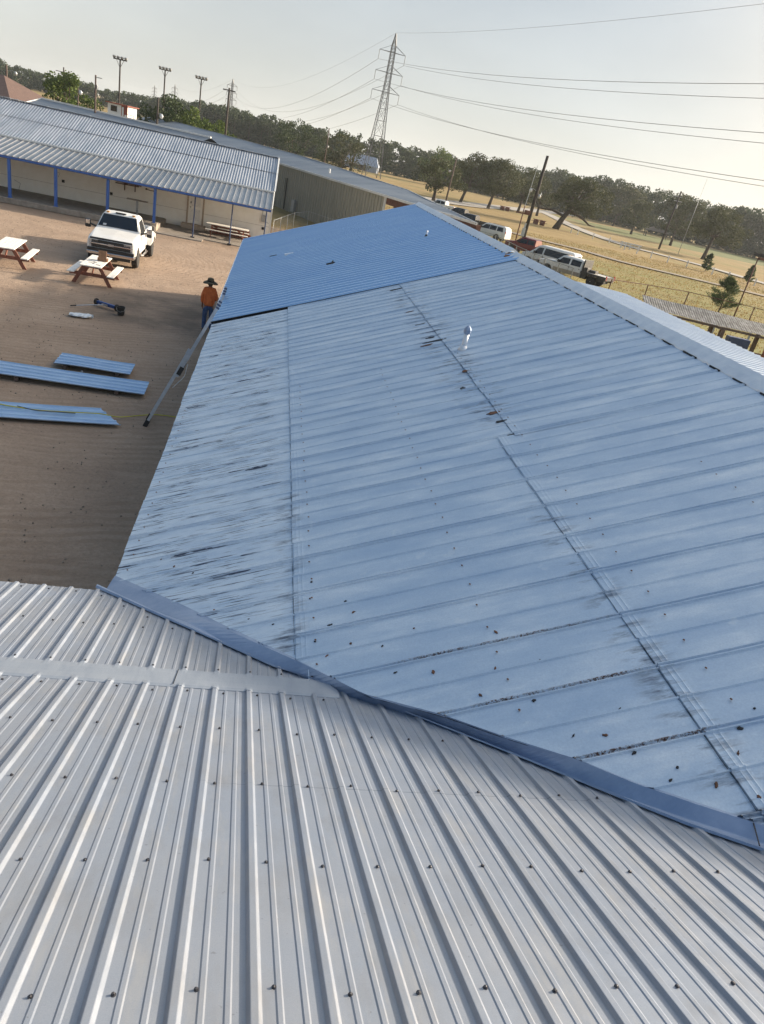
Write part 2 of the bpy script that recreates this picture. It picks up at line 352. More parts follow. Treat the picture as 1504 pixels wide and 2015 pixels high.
def soup(name, V, mat, parent=None):
    """V: (n,4,3) loose quads"""
    n = len(V); me = bpy.data.meshes.new(name); me.vertices.add(n * 4)
    me.vertices.foreach_set('co', V.astype(np.float32).ravel()); me.loops.add(n * 4)
    me.loops.foreach_set('vertex_index', np.arange(n * 4, dtype=np.int32)); me.polygons.add(n)
    me.polygons.foreach_set('loop_start', np.arange(0, n * 4, 4, dtype=np.int32)); me.update(calc_edges=True); me.polygons.foreach_set('use_smooth', [False] * len(me.polygons))
    return mesh_obj(name, me, mat, parent)
def copy_tree(o, parent=None):
    c = o.copy(); COL.objects.link(c)
    if parent is not None: c.parent = parent
    for ch in list(o.children): copy_tree(ch, c)
    return c
def snoise(x, y, seed=0):
    r = np.random.default_rng(seed); out = 0
    for k in range(7):
        fx, fy = r.normal(size=2) * (1 + k * .8); out = out + np.sin(fx * x + fy * y + r.uniform(0, 6.3)) / (1 + k * .6)
    return out / 3.2

# ================================================================= NEAR ROOF
PIT = .2286; RX0 = -.008
def panel_profile(x0, x1, hmaj=.0150, hmin=.0029, x_off=RX0, pitch=PIT):
    """cross-section of ribbed metal sheet between x0 and x1: list of (x, height)"""
    out = []
    k0 = int(math.floor((x0 - x_off) / pitch)) - 1; k1 = int(math.ceil((x1 - x_off) / pitch)) + 1
    for k in range(k0, k1 + 1):
        c = x_off + k * pitch
        for dx, h in ((-.025, 0), (-.023, .001), (-.0125, hmaj), (-.010, hmaj + .0008), (.010, hmaj + .0008), (.0125, hmaj), (.023, .001), (.025, 0)): out.append((c + dx, h))
        for m_ in (1, 2):
            cc = c + pitch * m_ / 3
            for dx, h in ((-.0125, 0), (-.007, hmin), (.007, hmin), (.0125, 0)): out.append((cc + dx, h))
    return [(x, h) for x, h in out if x0 <= x <= x1]
zA = lambda y: 4.76 - .443 * y
YC = 3.85
zB = lambda y: zA(YC) - .299 * (y - YC)
zU = lambda x: 2.75 + .392 * x
VL = [(-1.18, 5.65), (-.61, 5.13), (-.15, 4.72), (.41, 4.21), (.79, 3.98), (1.18, 3.67), (1.56, 3.26), (1.89, 2.9), (2.21, 2.53), (2.47, 2.24), (2.76, 2.00), (3.3, 1.42), (5.75, -1.35)]
VU = [(-1.12, 6.11), (-.42, 5.37), (.26, 4.61), (.64, 4.2), (1.03, 3.74), (1.48, 3.4), (1.82, 3.09), (2.13, 2.83), (2.37, 2.58), (2.63, 2.35), (2.88, 2.14), (3.45, 1.5), (5.84, -1.12)]
def interp(x, pts, i=0, j=1):
    a = np.array(sorted([(p[i], p[j]) for p in pts])); return np.interp(x, a[:, 0], a[:, 1])
yL = lambda x: interp(x, VL) if x < VL[-1][0] else VL[-1][1] - .9 * (x - VL[-1][0])
near = thing('metal_roof_building', 'grey ribbed metal roof in the foreground that bends over a smooth crease flashing', 'building', (0, 0, 0))
# steep slope
prof = panel_profile(-6.0, 9.0)
NY = 40; P = np.zeros((len(prof), NY, 3))
for i, (x, h) in enumerate(prof):
    ye = min(YC + .02, yL(x) + .03); ys = -3.2
    y = np.linspace(ys, ye, NY); t = (x - RX0) / PIT
    sag = .0022 * snoise(np.full(NY, x * .9), y * .8, 3) + .0012 * snoise(np.full(NY, x * 4), y * .6, 4)
    lap = np.where(y < 2.47, .0022, 0)
    P[i, :, 0] = x; P[i, :, 1] = y; P[i, :, 2] = zA(y) + (h * 1.09) + sag + lap
sheetA = grid_mesh('upper_roof_sheet', P, M['near'], near)
# shallower slope beyond the crease
YE = 5.58
prof = panel_profile(-6.0, 1.0); NY = 14
P = np.full((len(prof), NY, 3), 0.0)
for i, (x, h) in enumerate(prof):
    ye = min(YE, max(YC, yL(x) + .03)); y = np.linspace(YC, ye, NY)
    P[i, :, 0] = x; P[i, :, 1] = y; P[i, :, 2] = zB(y) + h * 1.04 + .001 * snoise(np.full(NY, x * 3), y * .7, 5)
sheetB = grid_mesh('lower_roof_sheet', P, M['near'], near)
# crease flashing
xs = np.linspace(-6, .86, 900); rows = []
for (y, z, ed) in ((3.765, .000, 1), (3.768, .0045, 1), (3.80, .0150, .5), (YC - .01, .0190, 0), (YC + .03, .0188, 0), (3.97, .019, 0), (4.035, .0155, .5), (4.055, .0045, 1), (4.057, .000, 1)):
    zz = (zA(y) if y < YC else zB(y)) + z
    xx = np.minimum(xs, .92 - (y - 3.765) * .55)
    dx = (xx - RX0 + PIT / 2) % PIT - PIT / 2
    bump = np.where(np.abs(dx) < .0125, 1.0, np.clip(1 - (np.abs(dx) - .0125) / .013, 0, 1)) * (.0168 if ed == 1 else .003) * (xx < .60)
    rows.append(np.stack([xx, np.full_like(xx, y) + .002 * snoise(xx * 4, xx * 0, 2), zz + bump * (ed > 0) + .0009 * snoise(xx * 3, xx * 0 + y * 9, 8)], -1))
crease = grid_mesh('crease_flashing', np.array(rows), M['capnear'], near, smooth=False)
fb = MB(); fb.beam((-.285, 3.79, zA(3.79) + .0185), (-.283, 3.845, zA(3.845) + .0225), .005, .002); fb.beam((-.283, 3.845, zA(3.845) + .0225), (-.275, 4.03, zB(4.03) + .020), .005, .002); fb.build('flashing_joint', M['dark'], crease)
# valley flashing
def resample(pts, n):
    a = np.array(pts, float); d = np.r_[0, np.cumsum(np.hypot(*np.diff(a, axis=0).T))]
    t = np.linspace(0, d[-1], n); return np.stack([np.interp(t, d, a[:, 0]), np.interp(t, d, a[:, 1])], -1)
NV = 120
idx = np.linspace(0, len(VL) - 1, NV)
Lp = np.stack([np.interp(idx, range(len(VL)), np.array(VL)[:, k]) for k in (0, 1)], -1)
Up = np.stack([np.interp(idx, range(len(VU)), np.array(VU)[:, k]) for k in (0, 1)], -1)
zl = np.array([(zA(y) if y < YC else zB(y)) for y in Lp[:, 1]]) + .026
zu = zU(Up[:, 0]) + .012
def row(t, z, off=0):
    q = Lp * (1 - t) + Up * t; return np.stack([q[:, 0], q[:, 1], z + off], -1)
zm = np.minimum(zl - .05, zu - .01); rows = [row(-.05, zl - .012), row(0, zl), row(.05, zl - .004), row(.38, zm + .012), row(.42, zm), row(.5, zm + .002), row(.97, zu), row(1.12, zU((Lp * -.12 + Up * 1.12)[:, 0]) + .004)]
P = np.array(rows); P[..., 2] += .0018 * snoise(P[..., 0] * 3, P[..., 1] * 3, 11)
valley = grid_mesh('valley_flashing', P, M['flash'], near, smooth=False)
fb = MB(); fb.beam((2.70, 2.03, zA(2.03) + .04), (2.80, 2.2, zU(2.8) + .012), .006, .003); fb.build('flashing_joint', M['dark'], valley)
# walls below
wb = MB(); wb.box(-6.0, 9.0, -3.0, 5.3, 0, 2.42); wb.build('wall', M['cream'], near)
# purlin edge below the eave
eb = MB(); eb.beam((-6, YE - .05, zB(YE) - .03), (-1.2, YE - .05, zB(YE) - .03), .04, .06); eb.build('eave_trim', M['greymetal'], near)
# screws: one mesh, copied
def screw_mesh():
    b = MB(); b.lathe([(.0085, 0), (.0088, .0015), (.006, .0025)], n=12); b.lathe([(.0052, .002), (.0056, .0075), (.0035, .009)], n=6)
    return b
scr = None
def put_screw(x, y, z, slope, parent, s=1.0):
    global scr
    if scr is None:
        scr = screw_mesh().build('screw', M['screw'], parent); o = scr
    else:
        o = scr.copy(); COL.objects.link(o); o.parent = parent
    o.location = (x, y, z); o.rotation_euler = (math.atan(slope), rnd.uniform(-.1, .1), rnd.uniform(0, 3)); o.scale = (s, s, s)
for y, k0, k1 in ((1.22, -3, 9), (1.85, -5, 10), (2.49, -6, 9), (3.12, -7, 6), (3.70, -6, 3)):
    for k in range(k0, k1 + 1):
        x = .052 + k * PIT + rnd.uniform(-.006, .006); yy = y + rnd.uniform(-.018, .018)
        if yL(x) - yy > .10: put_screw(x, yy, zA(yy) + .003, -.443, sheetA)
for k in range(-9, 0):
    x = .052 + k * PIT; y = 4.8 + rnd.uniform(-.02, .02)
    if yL(x) - y > .08: put_screw(x, y, zB(y) + .002, -.299, sheetB)
    y = min(yL(x) - .13, 5.5)
    if y > 4.95: put_screw(x, y, zB(y) + .002, -.299, sheetB)
for k in range(-6, 4):
    x = RX0 + k * PIT + .01; put_screw(x, 4.075, zB(4.075) + .018, -.299, crease, .9)

# ================================================================= LONG BLUE BUILDING
lb = thing('long_metal_building', 'long building with a blue metal roof, weathered sheets near and bright new ribbed sheets far', 'building')
XE, XR, ZR, YF = -1.11, 5.84, 5.04, 31.6
YB = 16.95
def yU(x):
    a = np.array(sorted(VU)); return np.interp(x, a[:, 0], a[:, 1])
def xU(y):
    a = np.array(sorted([(q[1], q[0]) for q in VU])); return np.interp(y, a[:, 0], a[:, 1])
def old_profile(y0, y1):
    out = []
    k0 = int((y0 - 2.819) / .2925) - 2; k1 = int((y1 - 2.819) / .2925) + 2
    for k in range(k0, k1 + 1):
        c = 2.819 + .2925 * k
        if k % 2 == 0:
            pts = ((-.028, 0), (-.022, .011), (-.015, .011), (-.009, .002), (.002, .002), (.008, .013), (.015, .012), (.022, 0))
        else: pts = ((-.014, 0), (-.005, .008), (.005, .008), (.014, 0))
        out += [(c + d, h) for d, h in pts] + [(c + .09, 0), (c + .15, .0), (c + .21, 0)]
    return [(y0, 0)] + [(y, h) for y, h in sorted(out) if y0 < y < y1] + [(y1, 0)]
def old_course(name, xa, xb, y0, y1, lift, nx, seed, upper_edge=None):
    pr = old_profile(y0, y1); P = np.zeros((nx, len(pr), 3))
    r = np.random.default_rng(seed)
    jag = {}
    for j, (y, h) in enumerate(pr):
        lo = max(xa, float(xU(y)) - .0 if y < 6.11 else xa)
        if lo >= xb: lo = xb - .001
        sheet = int((y - 2.819 + .29) // .585); jag.setdefault(sheet, r.uniform(-.012, .012))
        lo2 = lo + (jag[sheet] if lo > xa else jag[sheet] * .8)
        x = np.concatenate([lo2 + np.array([0, .010, .026, .036, .042, .048, .064, .072, .078, .084, .10]) * min(1, (xb - lo2) / .2), np.linspace(lo2 + .14 * min(1, (xb - lo2) / .2), xb, nx - 11)])
        crs = .0024 * (np.exp(-((x - lo2 - .042) / .006) ** 2) + np.exp(-((x - lo2 - .078) / .006) ** 2)) * (lo2 > .5 and lo <= xa)
        sag = .0045 * snoise(x * .9, np.full(nx, y * 1.3), seed) + .0022 * snoise(x * 2.2, np.full(nx, y * 5), seed + 1)
        curl = crs + .005 * np.exp(-((x - lo2) / .06) ** 2) * (0.4 + .6 * abs(math.sin(y * 3.7 + seed)) * (.5 + .5 * math.sin(y * 1.13)))
        P[:, j, 0] = x; P[:, j, 1] = y; P[:, j, 2] = zU(x) + h * 1.45 + sag + lift + curl * (lo2 > xa - .5)
    return grid_mesh(name, P, M['old'], lb)
c1 = old_course('lower_old_sheet', XE, .66, 4.0, YB - .13, 0.0, 30, 21)
c2a = old_course('middle_old_sheet', .57, 2.98, 1.9, 7.55, .007, 34, 22)
c2b = old_course('middle_old_sheet', .57, 3.16, 7.5, YB + .10, .0075, 34, 23)
c3a = old_course('upper_old_sheet', 2.86, XR, -1.0, 7.47, .0115, 38, 24)
c3b = old_course('upper_old_sheet', 3.06, XR, 7.42, YB + .13, .013, 36, 25)
# new ribbed sheets
def new_course(name, xa, xb, y0, y1, lift):
    pr = []
    for k in range(int((y1 - y0) / .305) + 1):
        c = y0 + .05 + k * .305
        pr += [(c + d_, h_) for d_, h_ in ((-.045, 0), (-.016, .038), (.016, .038), (.045, 0), (.10, 0), (.108, .006), (.125, .006), (.133, 0), (.18, 0), (.188, .006), (.205, .006), (.213, 0)) if y0 <= c + d_ <= y1]
    P = np.zeros((14, len(pr), 3))
    for j, (y, h) in enumerate(pr):
        x = np.linspace(xa, xb, 14)
        P[:, j, 0] = x; P[:, j, 1] = y; P[:, j, 2] = zU(x) + h * 1.1 + lift + .003 * snoise(x, np.full(14, y * 1.3), 31)
    return grid_mesh(name, P, M['newroof'], lb)
n1 = new_course('lower_new_sheet', XE - .04, .62, YB + .02, YF, .022)
n2 = new_course('upper_new_sheet', .58, XR, YB + .02, YF, .028)
# edge of the new sheets, standing proud of the old ones
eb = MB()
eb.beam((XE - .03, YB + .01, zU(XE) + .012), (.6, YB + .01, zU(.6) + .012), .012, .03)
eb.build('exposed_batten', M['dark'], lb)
eb = MB(); eb.box(XE + .05, XR, 2.5, YF - .05, 0, .001)
ub = MB()
Pq = [(XE + .02, YF - .03), (XR, YF - .03)] + [(x, y + .12) for x, y in sorted(VU, reverse=True)]
ub.add([(x, y, zU(x) - .03) for x, y in Pq], [tuple(range(len(Pq)))]); ub.build('roof_deck', M['dark'], lb)
# ridge cap in two lengths
def cap(name, y0, y1, seed, up=0.0):
    n = int((y1 - y0) / .075); ys = np.linspace(y0, y1, n); rows = []
    wob = .022 * snoise(ys * 2.3, ys * 0 + 1, seed); ph = 2 * np.pi * (ys - 2.819) / .2925
    for dx, dz, a in ((-.155, .012, 1), (-.15, .032, 1), (-.07, .075, .4), (0, .105, .2), (.08, .085, .3), (.17, .045, .6), (.20, .028, .8)):
        xx = XR + dx + a * .5 * wob
        rows.append(np.stack([xx, ys, ZR + (dx * .392 if dx < 0 else -dx * .30) + dz + up + a * (.3 * wob + .009 * np.cos(ph) + .006 * snoise(ys * 6, ys * 0 + dx, seed + 2))], -1))
    return grid_mesh(name, np.array(rows), M['cap'], lb)
cap('ridge_cap', -1.2, 17.55, 41); cap('ridge_cap', 17.72, YF + .1, 42, .042)
gp = MB(); gp.beam((0, 0, 0), (0, .38, 0), .012, .022); gap0 = gp.build('cap_gap_shade', M['dark'], lb); yy = 2.2; first_gap = True  # dark pieces drawn as the shade in the openings beneath the cap lip
while yy < 31:
    if not 17.2 < yy < 17.9:
        o = gap0 if first_gap else gap0.copy()
        if not first_gap: COL.objects.link(o); o.parent = lb
        first_gap = False; o.location = (XR - .160 + rnd.uniform(-.004, .004), yy + rnd.uniform(-.03, .03), zU(XR - .16) + (.018 if yy < 17.6 else .05)); o.scale = (1, rnd.uniform(.6, 1.25), rnd.uniform(.6, 1.3))
    yy += .585
gb = MB(); gb.beam((5.62, 17.45, 4.985), (5.80, 17.80, 5.07), .16, .02); gb.build('torn_cap_flap', M['rust'], lb)
# east side: steep part then a low-pitched extension
pr = panel_profile(-1.2, 20.6, .020, .004, x_off=.05)
P = np.zeros((8, len(pr), 3)); XS = [XR + .05, 7.0, 8.2, 8.6, 9.0, 9.6, 10.1, 10.5]; ZS = [5.02, 4.78, 4.475, 4.45, 4.438, 4.42, 4.40, 4.375]
for j, (y, h) in enumerate(pr):
    P[:, j, 0] = XS; P[:, j, 1] = y; P[:, j, 2] = np.array(ZS) + h
grid_mesh('east_roof_sheet', P, M['eastroof'], lb)
fb = MB(); fb.add([(XR + .03, 20.5, 5.0), (12.8, 20.5, 2.3), (12.8, YF, 2.3), (XR + .03, YF, 5.0)], [(0, 1, 2, 3)]); fb.build('east_far_sheet', M['eastroof'], lb)
wb = MB(); wb.box(XE + .28, 10.3, 5.4, 20.4, 0, 2.2); wb.build('wall', M['cream'], lb)
wb = MB(); wb.prism([(XE + .28, 0), (12.5, 0), (12.5, 2.25), (XR, 4.9), (XE + .28, 2.22)], 'Y', 20.45, YF - .25); wb.build('gable_wall', M['cream'], lb)
fb = MB(); fb.beam((XE - .02, YF + .02, zU(XE) + .03), (XR, YF + .02, ZR + .04), .04, .10); fb.build('gable_trim', M['newroof'], lb)
fb = MB(); fb.beam((XE - .035, YB + .05, zU(XE) + .005), (XE - .035, YF, zU(XE) + .005), .02, .07); fb.build('eave_trim', M['cap'], lb)
# lap shadow strips, tears and rust
def flake(name, cx, cy, rx, ry, z, mat, parent, seed, rot=0):
    r = np.random.default_rng(seed); n = 11; pts = []
    for k in range(n):
        t = 2 * math.pi * k / n; a = r.uniform(.45, 1.15)
        u, v = rx * a * math.cos(t), ry * a * math.sin(t); x = cx + u * math.cos(rot) - v * math.sin(rot); y = cy + u * math.sin(rot) + v * math.cos(rot)
        pts.append((x, y))
    b = MB(); z0 = z
    b.add([(x, y, zU(x) + z0 + .0035 * r.random()) for x, y in pts] + [(x, y, zU(x) + z0 - .006) for x, y in pts], [tuple(range(n))] + [(i, i + n, (i + 1) % n + n, (i + 1) % n) for i in range(n)])
    return b.build(name, mat, parent)
for i, (x, y, rx, ry) in enumerate([(3.0, 8.22, .09, .05), (3.02, 7.92, .07, .035), (2.96, 11.85, .20, .045), (2.8, 11.7, .12, .03), (2.92, 12.1, .1, .03), (2.95, 16.5, .16, .05), (3.05, 10.0, .06, .05), (2.86, 9.3, .05, .06), (2.9, 13.1, .12, .02), (2.88, 14.2, .1, .02)]):
    flake('torn_edge', x, y, rx, ry, .017, M['dark'] if i % 3 else M['rust'], c2b, 50 + i, .1)
sp = [(.98, 4.9), (1.03, 4.72), (.84, 4.62), (1.45, 4.35), (1.2, 4.22), (.98, 4.33), (2.45, 2.78), (2.35, 2.95), (2.62, 2.62), (2.75, 2.46), (2.55, 2.55), (2.9, 2.33), (2.18, 3.0), (2.95, 2.62), (3.05, 2.78), (3.0, 2.22), (2.05, 3.35), (1.75, 3.5),
      (1.25, 3.9), (1.9, 3.72), (2.2, 3.7), (2.0, 4.1), (.72, 5.3), (.7, 5.05), (2.5, 3.12), (1.5, 3.82), (.2, 4.95), (-.1, 5.2), (.4, 4.8), (-.55, 6.1), (-.35, 5.9), (-.7, 6.3), (.72, 4.45), (.8, 4.25), (2.7, 3.42), (2.78, 2.83), (3.2, 2.9)]
for i, (x, y) in enumerate(sp):
    if y > yU(x) + .03:
        par = c1 if x < .57 else (c2a if x < 2.86 else c3a)
        lift = .001 if x < .57 else (.009 if x < 2.86 else .016)
        flake('rust_spot', x, y, rnd.uniform(.008, .02), rnd.uniform(.006, .014), lift + .003, M['rust'] if i % 2 else M['dark'], par, 80 + i, rnd.uniform(0, 3))
def lap_shadow_strip(pts, par, seed):  # thin dark strip standing in for the shadow line under a sheet edge
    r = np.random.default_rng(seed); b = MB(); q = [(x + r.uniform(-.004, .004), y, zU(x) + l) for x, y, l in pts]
    b.tube(q, [float(v) for v in r.uniform(.0004, .0024, len(q))], 5); return b.build('lap_shadow', M['dark'], par)
lap_shadow_strip([(.563, y, .006) for y in np.arange(4.35, 16.8, .09)], c2a, 1)
lap_shadow_strip([(3.052, y, .013) for y in np.arange(7.45, 16.9, .09)], c3b, 2)
lap_shadow_strip([(2.852, y, .012) for y in np.arange(2.25, 7.45, .09)], c3a, 3)
lap_shadow_strip([(x, float(yU(x)) - .005, .004) for x in np.arange(-1.1, 3.6, .05)], valley, 4)
# old nail heads along the purlin lines
k = 0
for x0, par, lift in ((-1.0, c1, .004), (.72, c2a, .012), (1.95, c2a, .012), (3.12, c3a, .019), (4.4, c3a, .019)):
    for yy in np.arange(3.0, 11, .2925):
        x = x0 + rnd.uniform(-.01, .01)
        if yy < yU(x) + .06 or (x > 4 and yy > 6): continue
        b = None
        if k == 0: nail = MB().lathe([(.009, 0), (.008, .004), (.002, .005)], n=8).build('nail_head', M['rust'], par); o = nail
        else: o = nail.copy(); COL.objects.link(o); o.parent = par
        o.location = (x, yy, zU(x) + lift + (.0 if False else .004)); k += 1
# roof vents
def vent(x, y, h, r, cone=True, lift=.03):
    v = MB(); z = zU(x) + lift; v.tube([(x, y, z - .05), (x, y, z + h)], r, 14); o = v.build('vent_pipe', M['cap'], lb, True)
    v = MB(); v.lathe([(r * 2.2, -.03), (r * 1.5, .03), (r * 1.05, .07)], (x, y, z), 14); v.build('vent_collar', M['blackplastic'] if not cone else M['cap'], o, True)
    if cone:
        v = MB(); v.lathe([(r * 1.15, 0), (r * 1.5, .03), (r * 1.5, .07), (r * 1.1, .105), (r * .3, .135)], (x, y, z + h - .02), 6); v.build('vent_hood', M['flash'], o)
vent(3.24, 11.05, .27, .042, True, .02)
vent(4.68, 22.98, .19, .03, False)
v = MB(); v.beam((1.66, 21.5, zU(1.66) + .06), (1.90, 21.6, zU(1.90) + .05), .06, .03); v.beam((1.78, 21.47, zU(1.78) + .04), (1.84, 21.62, zU(1.84) + .10), .03, .03); v.build('bent_flashing_piece', M['dark'], lb)
v = MB(); v.beam((.50, 24.95, zU(.5) + .07), (.78, 25.0, zU(.78) + .05), .09, .05); v.build('small_flashing_piece', M['cap'], lb)
v = MB(); v.beam((.25, 25.3, zU(.25) + .06), (.02, 25.28, zU(.02) + .06), .06, .03); v.build('small_flashing_piece', M['dark'], lb)

# ================================================================= GROUND, ROADS
def ground_mat():
    m = new_mat('ground_dirt_and_dry_grass', (.2, .15, .1), .95, 0, .2); g = NG(m); X, Yc, Z = g.xyz()
    # packed sandy dirt of the yard
    d = g.ramp(g.noise(.55, 8, .65), [(.3, (.31, .23, .175)), (.55, (.385, .29, .22)), (.75, (.45, .345, .265))])
    d = g.mix(g.ramp(g.noise(18, 5, .8), [(.35, .45), (.6, 0)]), d, (.17, .125, .09))
    rut = g.noise(1, 4, .5, g.mapping((.35, 4.2, 1), (0, 0, .5)), 1.2); d = g.mix(g.ramp(rut, [(.5, 0), (.64, .3)]), d, (.44, .34, .265))
    d = g.mix(g.ramp(g.noise(90, 2, .5), [(.70, 0), (.74, .6)]), d, (.08, .07, .06))
    wv = g.n('ShaderNodeTexWave', wave_type='RINGS', rings_direction='Z'); wv.inputs['Scale'].default_value = 1.15; wv.inputs['Distortion'].default_value = 5; wv.inputs['Detail'].default_value = 3; wv.inputs['Detail Scale'].default_value = .8
    mp = g.n('ShaderNodeMapping'); mp.inputs['Location'].default_value = (9.5, -37, 0); g.link(g.co, mp.inputs[0]); g.link(mp.outputs[0], wv.inputs[0])
    d = g.mix(g.math('MULTIPLY', g.ramp(wv.outputs[1], [(.5, 0), (.7, 1)]), g.ramp(g.noise(.35, 3), [(.40, 0), (.55, .55)])), d, (.27, .195, .14))
    damp = g.noise(.9, 5, .6); k = g.math('MULTIPLY', g.band(Yc, 24.8, 28.6, 1.2), g.band(X, -5.0, 3, 1.8)); k = g.math('MULTIPLY', k, g.ramp(damp, [(.35, .2), (.6, .75)]))
    d = g.mix(k, d, (.13, .105, .085))
    # dry pasture
    gr = g.ramp(g.noise(.16, 8, .7), [(.28, (.21, .145, .06)), (.5, (.30, .215, .09)), (.72, (.40, .30, .14))])
    gr = g.mix(g.ramp(g.noise(.03, 5, .6, g.mapping((1, 1, 1), (0, 0, .6))), [(.50, 0), (.66, .8)]), gr, (.17, .17, .055))
    gr = g.mix(g.ramp(g.noise(2.4, 5, .8), [(.35, .5), (.6, 0)]), gr, (.16, .115, .05))
    gr = g.mix(g.ramp(g.noise(.07, 5, .7, g.mapping((.4, 1.5, 1), (0, 0, -.6))), [(.55, 0), (.68, .5)]), gr, (.24, .15, .085))
    green = g.math('MULTIPLY', g.band(X, 22, 60, 10), g.band(Yc, 40, 92, 14)); green = g.math('MULTIPLY', green, g.ramp(g.noise(.22, 5), [(.34, .25), (.6, .75)]))
    gr = g.mix(green, gr, (.19, .20, .065))
    far = g.math('MULTIPLY', g.band(X, 120, 330, 25), g.band(Yc, 236, 300, 10)); gr = g.mix(g.math('MULTIPLY', far, .75), gr, (.10, .14, .05))
    yard = g.math('MULTIPLY', g.band(X, -60, 1.4, .5), g.band(Yc, -60, 60, .6))
    g.base(g.mix(yard, gr, d))
    g.bump(g.math('ADD', g.noise(1.3, 6, .7), g.math('MULTIPLY', g.noise(14, 4, .7), .2)), .55, .12); return m
M['ground'] = ground_mat()
gx = np.concatenate([np.linspace(-3000, -100, 12), np.linspace(-60, 160, 70), np.linspace(200, 3000, 12)])
gy = np.concatenate([np.linspace(-600, -40, 6), np.linspace(-10, 320, 90), np.linspace(380, 4500, 14)])
GX, GY = np.meshgrid(gx, gy, indexing='ij')
GZ = .10 * snoise(GX * .06, GY * .06, 71) * np.clip((np.hypot(GX - 0, GY - 20) - 75) / 60, 0, 1) - .02
ground = grid_mesh('ground', np.stack([GX, GY, GZ], -1), M['ground'], None, True); tag(ground, kind='structure')
def strip(name, pts, wd, mat, z=.02):
    a = np.array(pts, float); t = np.arange(len(a)); tt = np.linspace(0, len(a) - 1, len(a) * 8)
    c = np.stack([np.interp(tt, t, a[:, k]) for k in (0, 1)], -1)
    for _ in range(12): c[1:-1] = (c[:-2] + c[1:-1] * 2 + c[2:]) / 4
    d = np.gradient(c, axis=0); d /= np.linalg.norm(d, axis=1)[:, None]; nrm = np.stack([-d[:, 1], d[:, 0]], -1)
    w_ = wd * (.5 + .06 * snoise(tt * 3, tt * 0, 5))[:, None]
    P = np.stack([np.c_[c + nrm * w_, np.full(len(c), z)], np.c_[c - nrm * w_, np.full(len(c), z)]]); o = grid_mesh(name, P, mat); tag(o, kind='structure'); return o
M['gravel'] = noisy('pale_gravel', (.27, .25, .23), (.38, .36, .33), .8, .95, 0, .4, .04)
M['track'] = noisy('worn_track', (.19, .165, .14), (.27, .235, .19), .5, .95, 0, .4, .04)
strip('gravel_road', [(30, 172), (48, 196), (62, 224), (84, 262), (104, 300), (124, 335), (150, 380)], 9, M['gravel'], .13)
strip('gravel_road', [(112, 330), (100, 270), (84, 210), (78, 176), (77, 158), (83, 150.5), (89, 142), (91, 124), (95, 108), (100, 90)], 5.0, M['gravel'], .14)
strip('farm_track', [(33, 122), (41, 114), (47.5, 111), (50, 103), (60, 100), (70, 95), (84, 84), (100, 74)], 2.6, M['track'], .13)

# ================================================================= YARD BUILDING
yb = thing('long_porch_building', 'cream walled building with a corrugated metal roof and a blue posted porch along the yard', 'building', (0, 0, 0))
YW, XL, XRt = 50.3, -27.0, -.18
b = MB(); b.box(XL, XRt, YW, 62, 0, 3.1); b.prism([(YW + .02, 3.1), (61.9, 3.1), (56, 4.95)], 'X', XL, XRt - .01); b.build('wall', M['cream'], yb)
def corr(name, x0, x1, ya, za, yb_, zb, pitch, amp, mat, parent, rows=4, ribs=None):
    if ribs: pr = ribs
    else:
        n = int((x1 - x0) / pitch * 6); xs = np.linspace(x0, x1, n); pr = [(x, amp * math.sin(2 * math.pi * x / pitch)) for x in xs]
    P = np.zeros((rows, len(pr), 3)); t = np.linspace(0, 1, rows)
    for j, (x, h) in enumerate(pr):
        P[:, j, 0] = x; P[:, j, 1] = ya + (yb_ - ya) * t; P[:, j, 2] = za + (zb - za) * t + h
    return grid_mesh(name, P, mat, parent)
corr('corrugated_roof', XL, XRt + .1, YW - .15, 3.20, 53.4, 4.13, .17, .016, M['corr'], yb)
corr('corrugated_roof', XL, XRt + .1, 53.3, 4.13, 56.05, 5.03, .17, .016, M['corr'], yb)
corr('corrugated_roof', XL, XRt + .1, 62.3, 3.0, 56.0, 5.02, .17, .016, M['corr'], yb)
b = MB()
for k in range(70):
    x = XL + k * .385; b.beam((x, 56, 5.05 + rnd.uniform(-.02, .02)), (x + .40, 56, 5.05 + rnd.uniform(-.02, .02)), .26, .03)
b.build('ridge_cap', M['corr'], yb)
AP = .325
pr = []
for k in range(int((XRt - XL) / AP) + 1):
    c = XRt - .06 - k * AP
    pr += [(c + .045, 0), (c + .022, .045), (c - .022, .045), (c - .045, 0), (c - .12, 0), (c - .135, .008), (c - .16, .008), (c - .175, 0), (c - .215, 0), (c - .23, .008), (c - .255, .008), (c - .27, 0)]
pr = [q for q in sorted(pr) if q[0] > XL]
corr('awning_sheet', XL, XRt, 45.9, 2.46, YW - .16, 3.10, 0, 0, M['awn'], yb, ribs=pr)
b = MB(); b.beam((XL, YW - .17, 3.16), (XRt, YW - .17, 3.16), .06, .10); b.build('wall_flashing', M['white'], yb)
b = MB(); b.beam((XL, 45.93, 2.395), (XRt - .02, 45.93, 2.395), .06, .10); b.build('eave_beam', M['blue'], yb)
b = MB(); b.beam((XL, 45.93, 2.33), (XRt - .02, 45.93, 2.33), .05, .03); b.build('eave_angle', M['dblue'], yb)
b = MB(); b.beam((XRt + .03, YW - .1, 3.18), (XRt + .03, 56.05, 5.02), .05, .16); b.beam((XRt + .03, 45.9, 2.46), (XRt + .03, YW - .1, 3.12), .05, .12); b.build('rake_trim', M['white'], yb)
b = MB(); b.box(XRt - .02, XRt + .05, YW - .03, YW + .1, 0, 3.1); b.build('corner_trim', M['white'], yb)
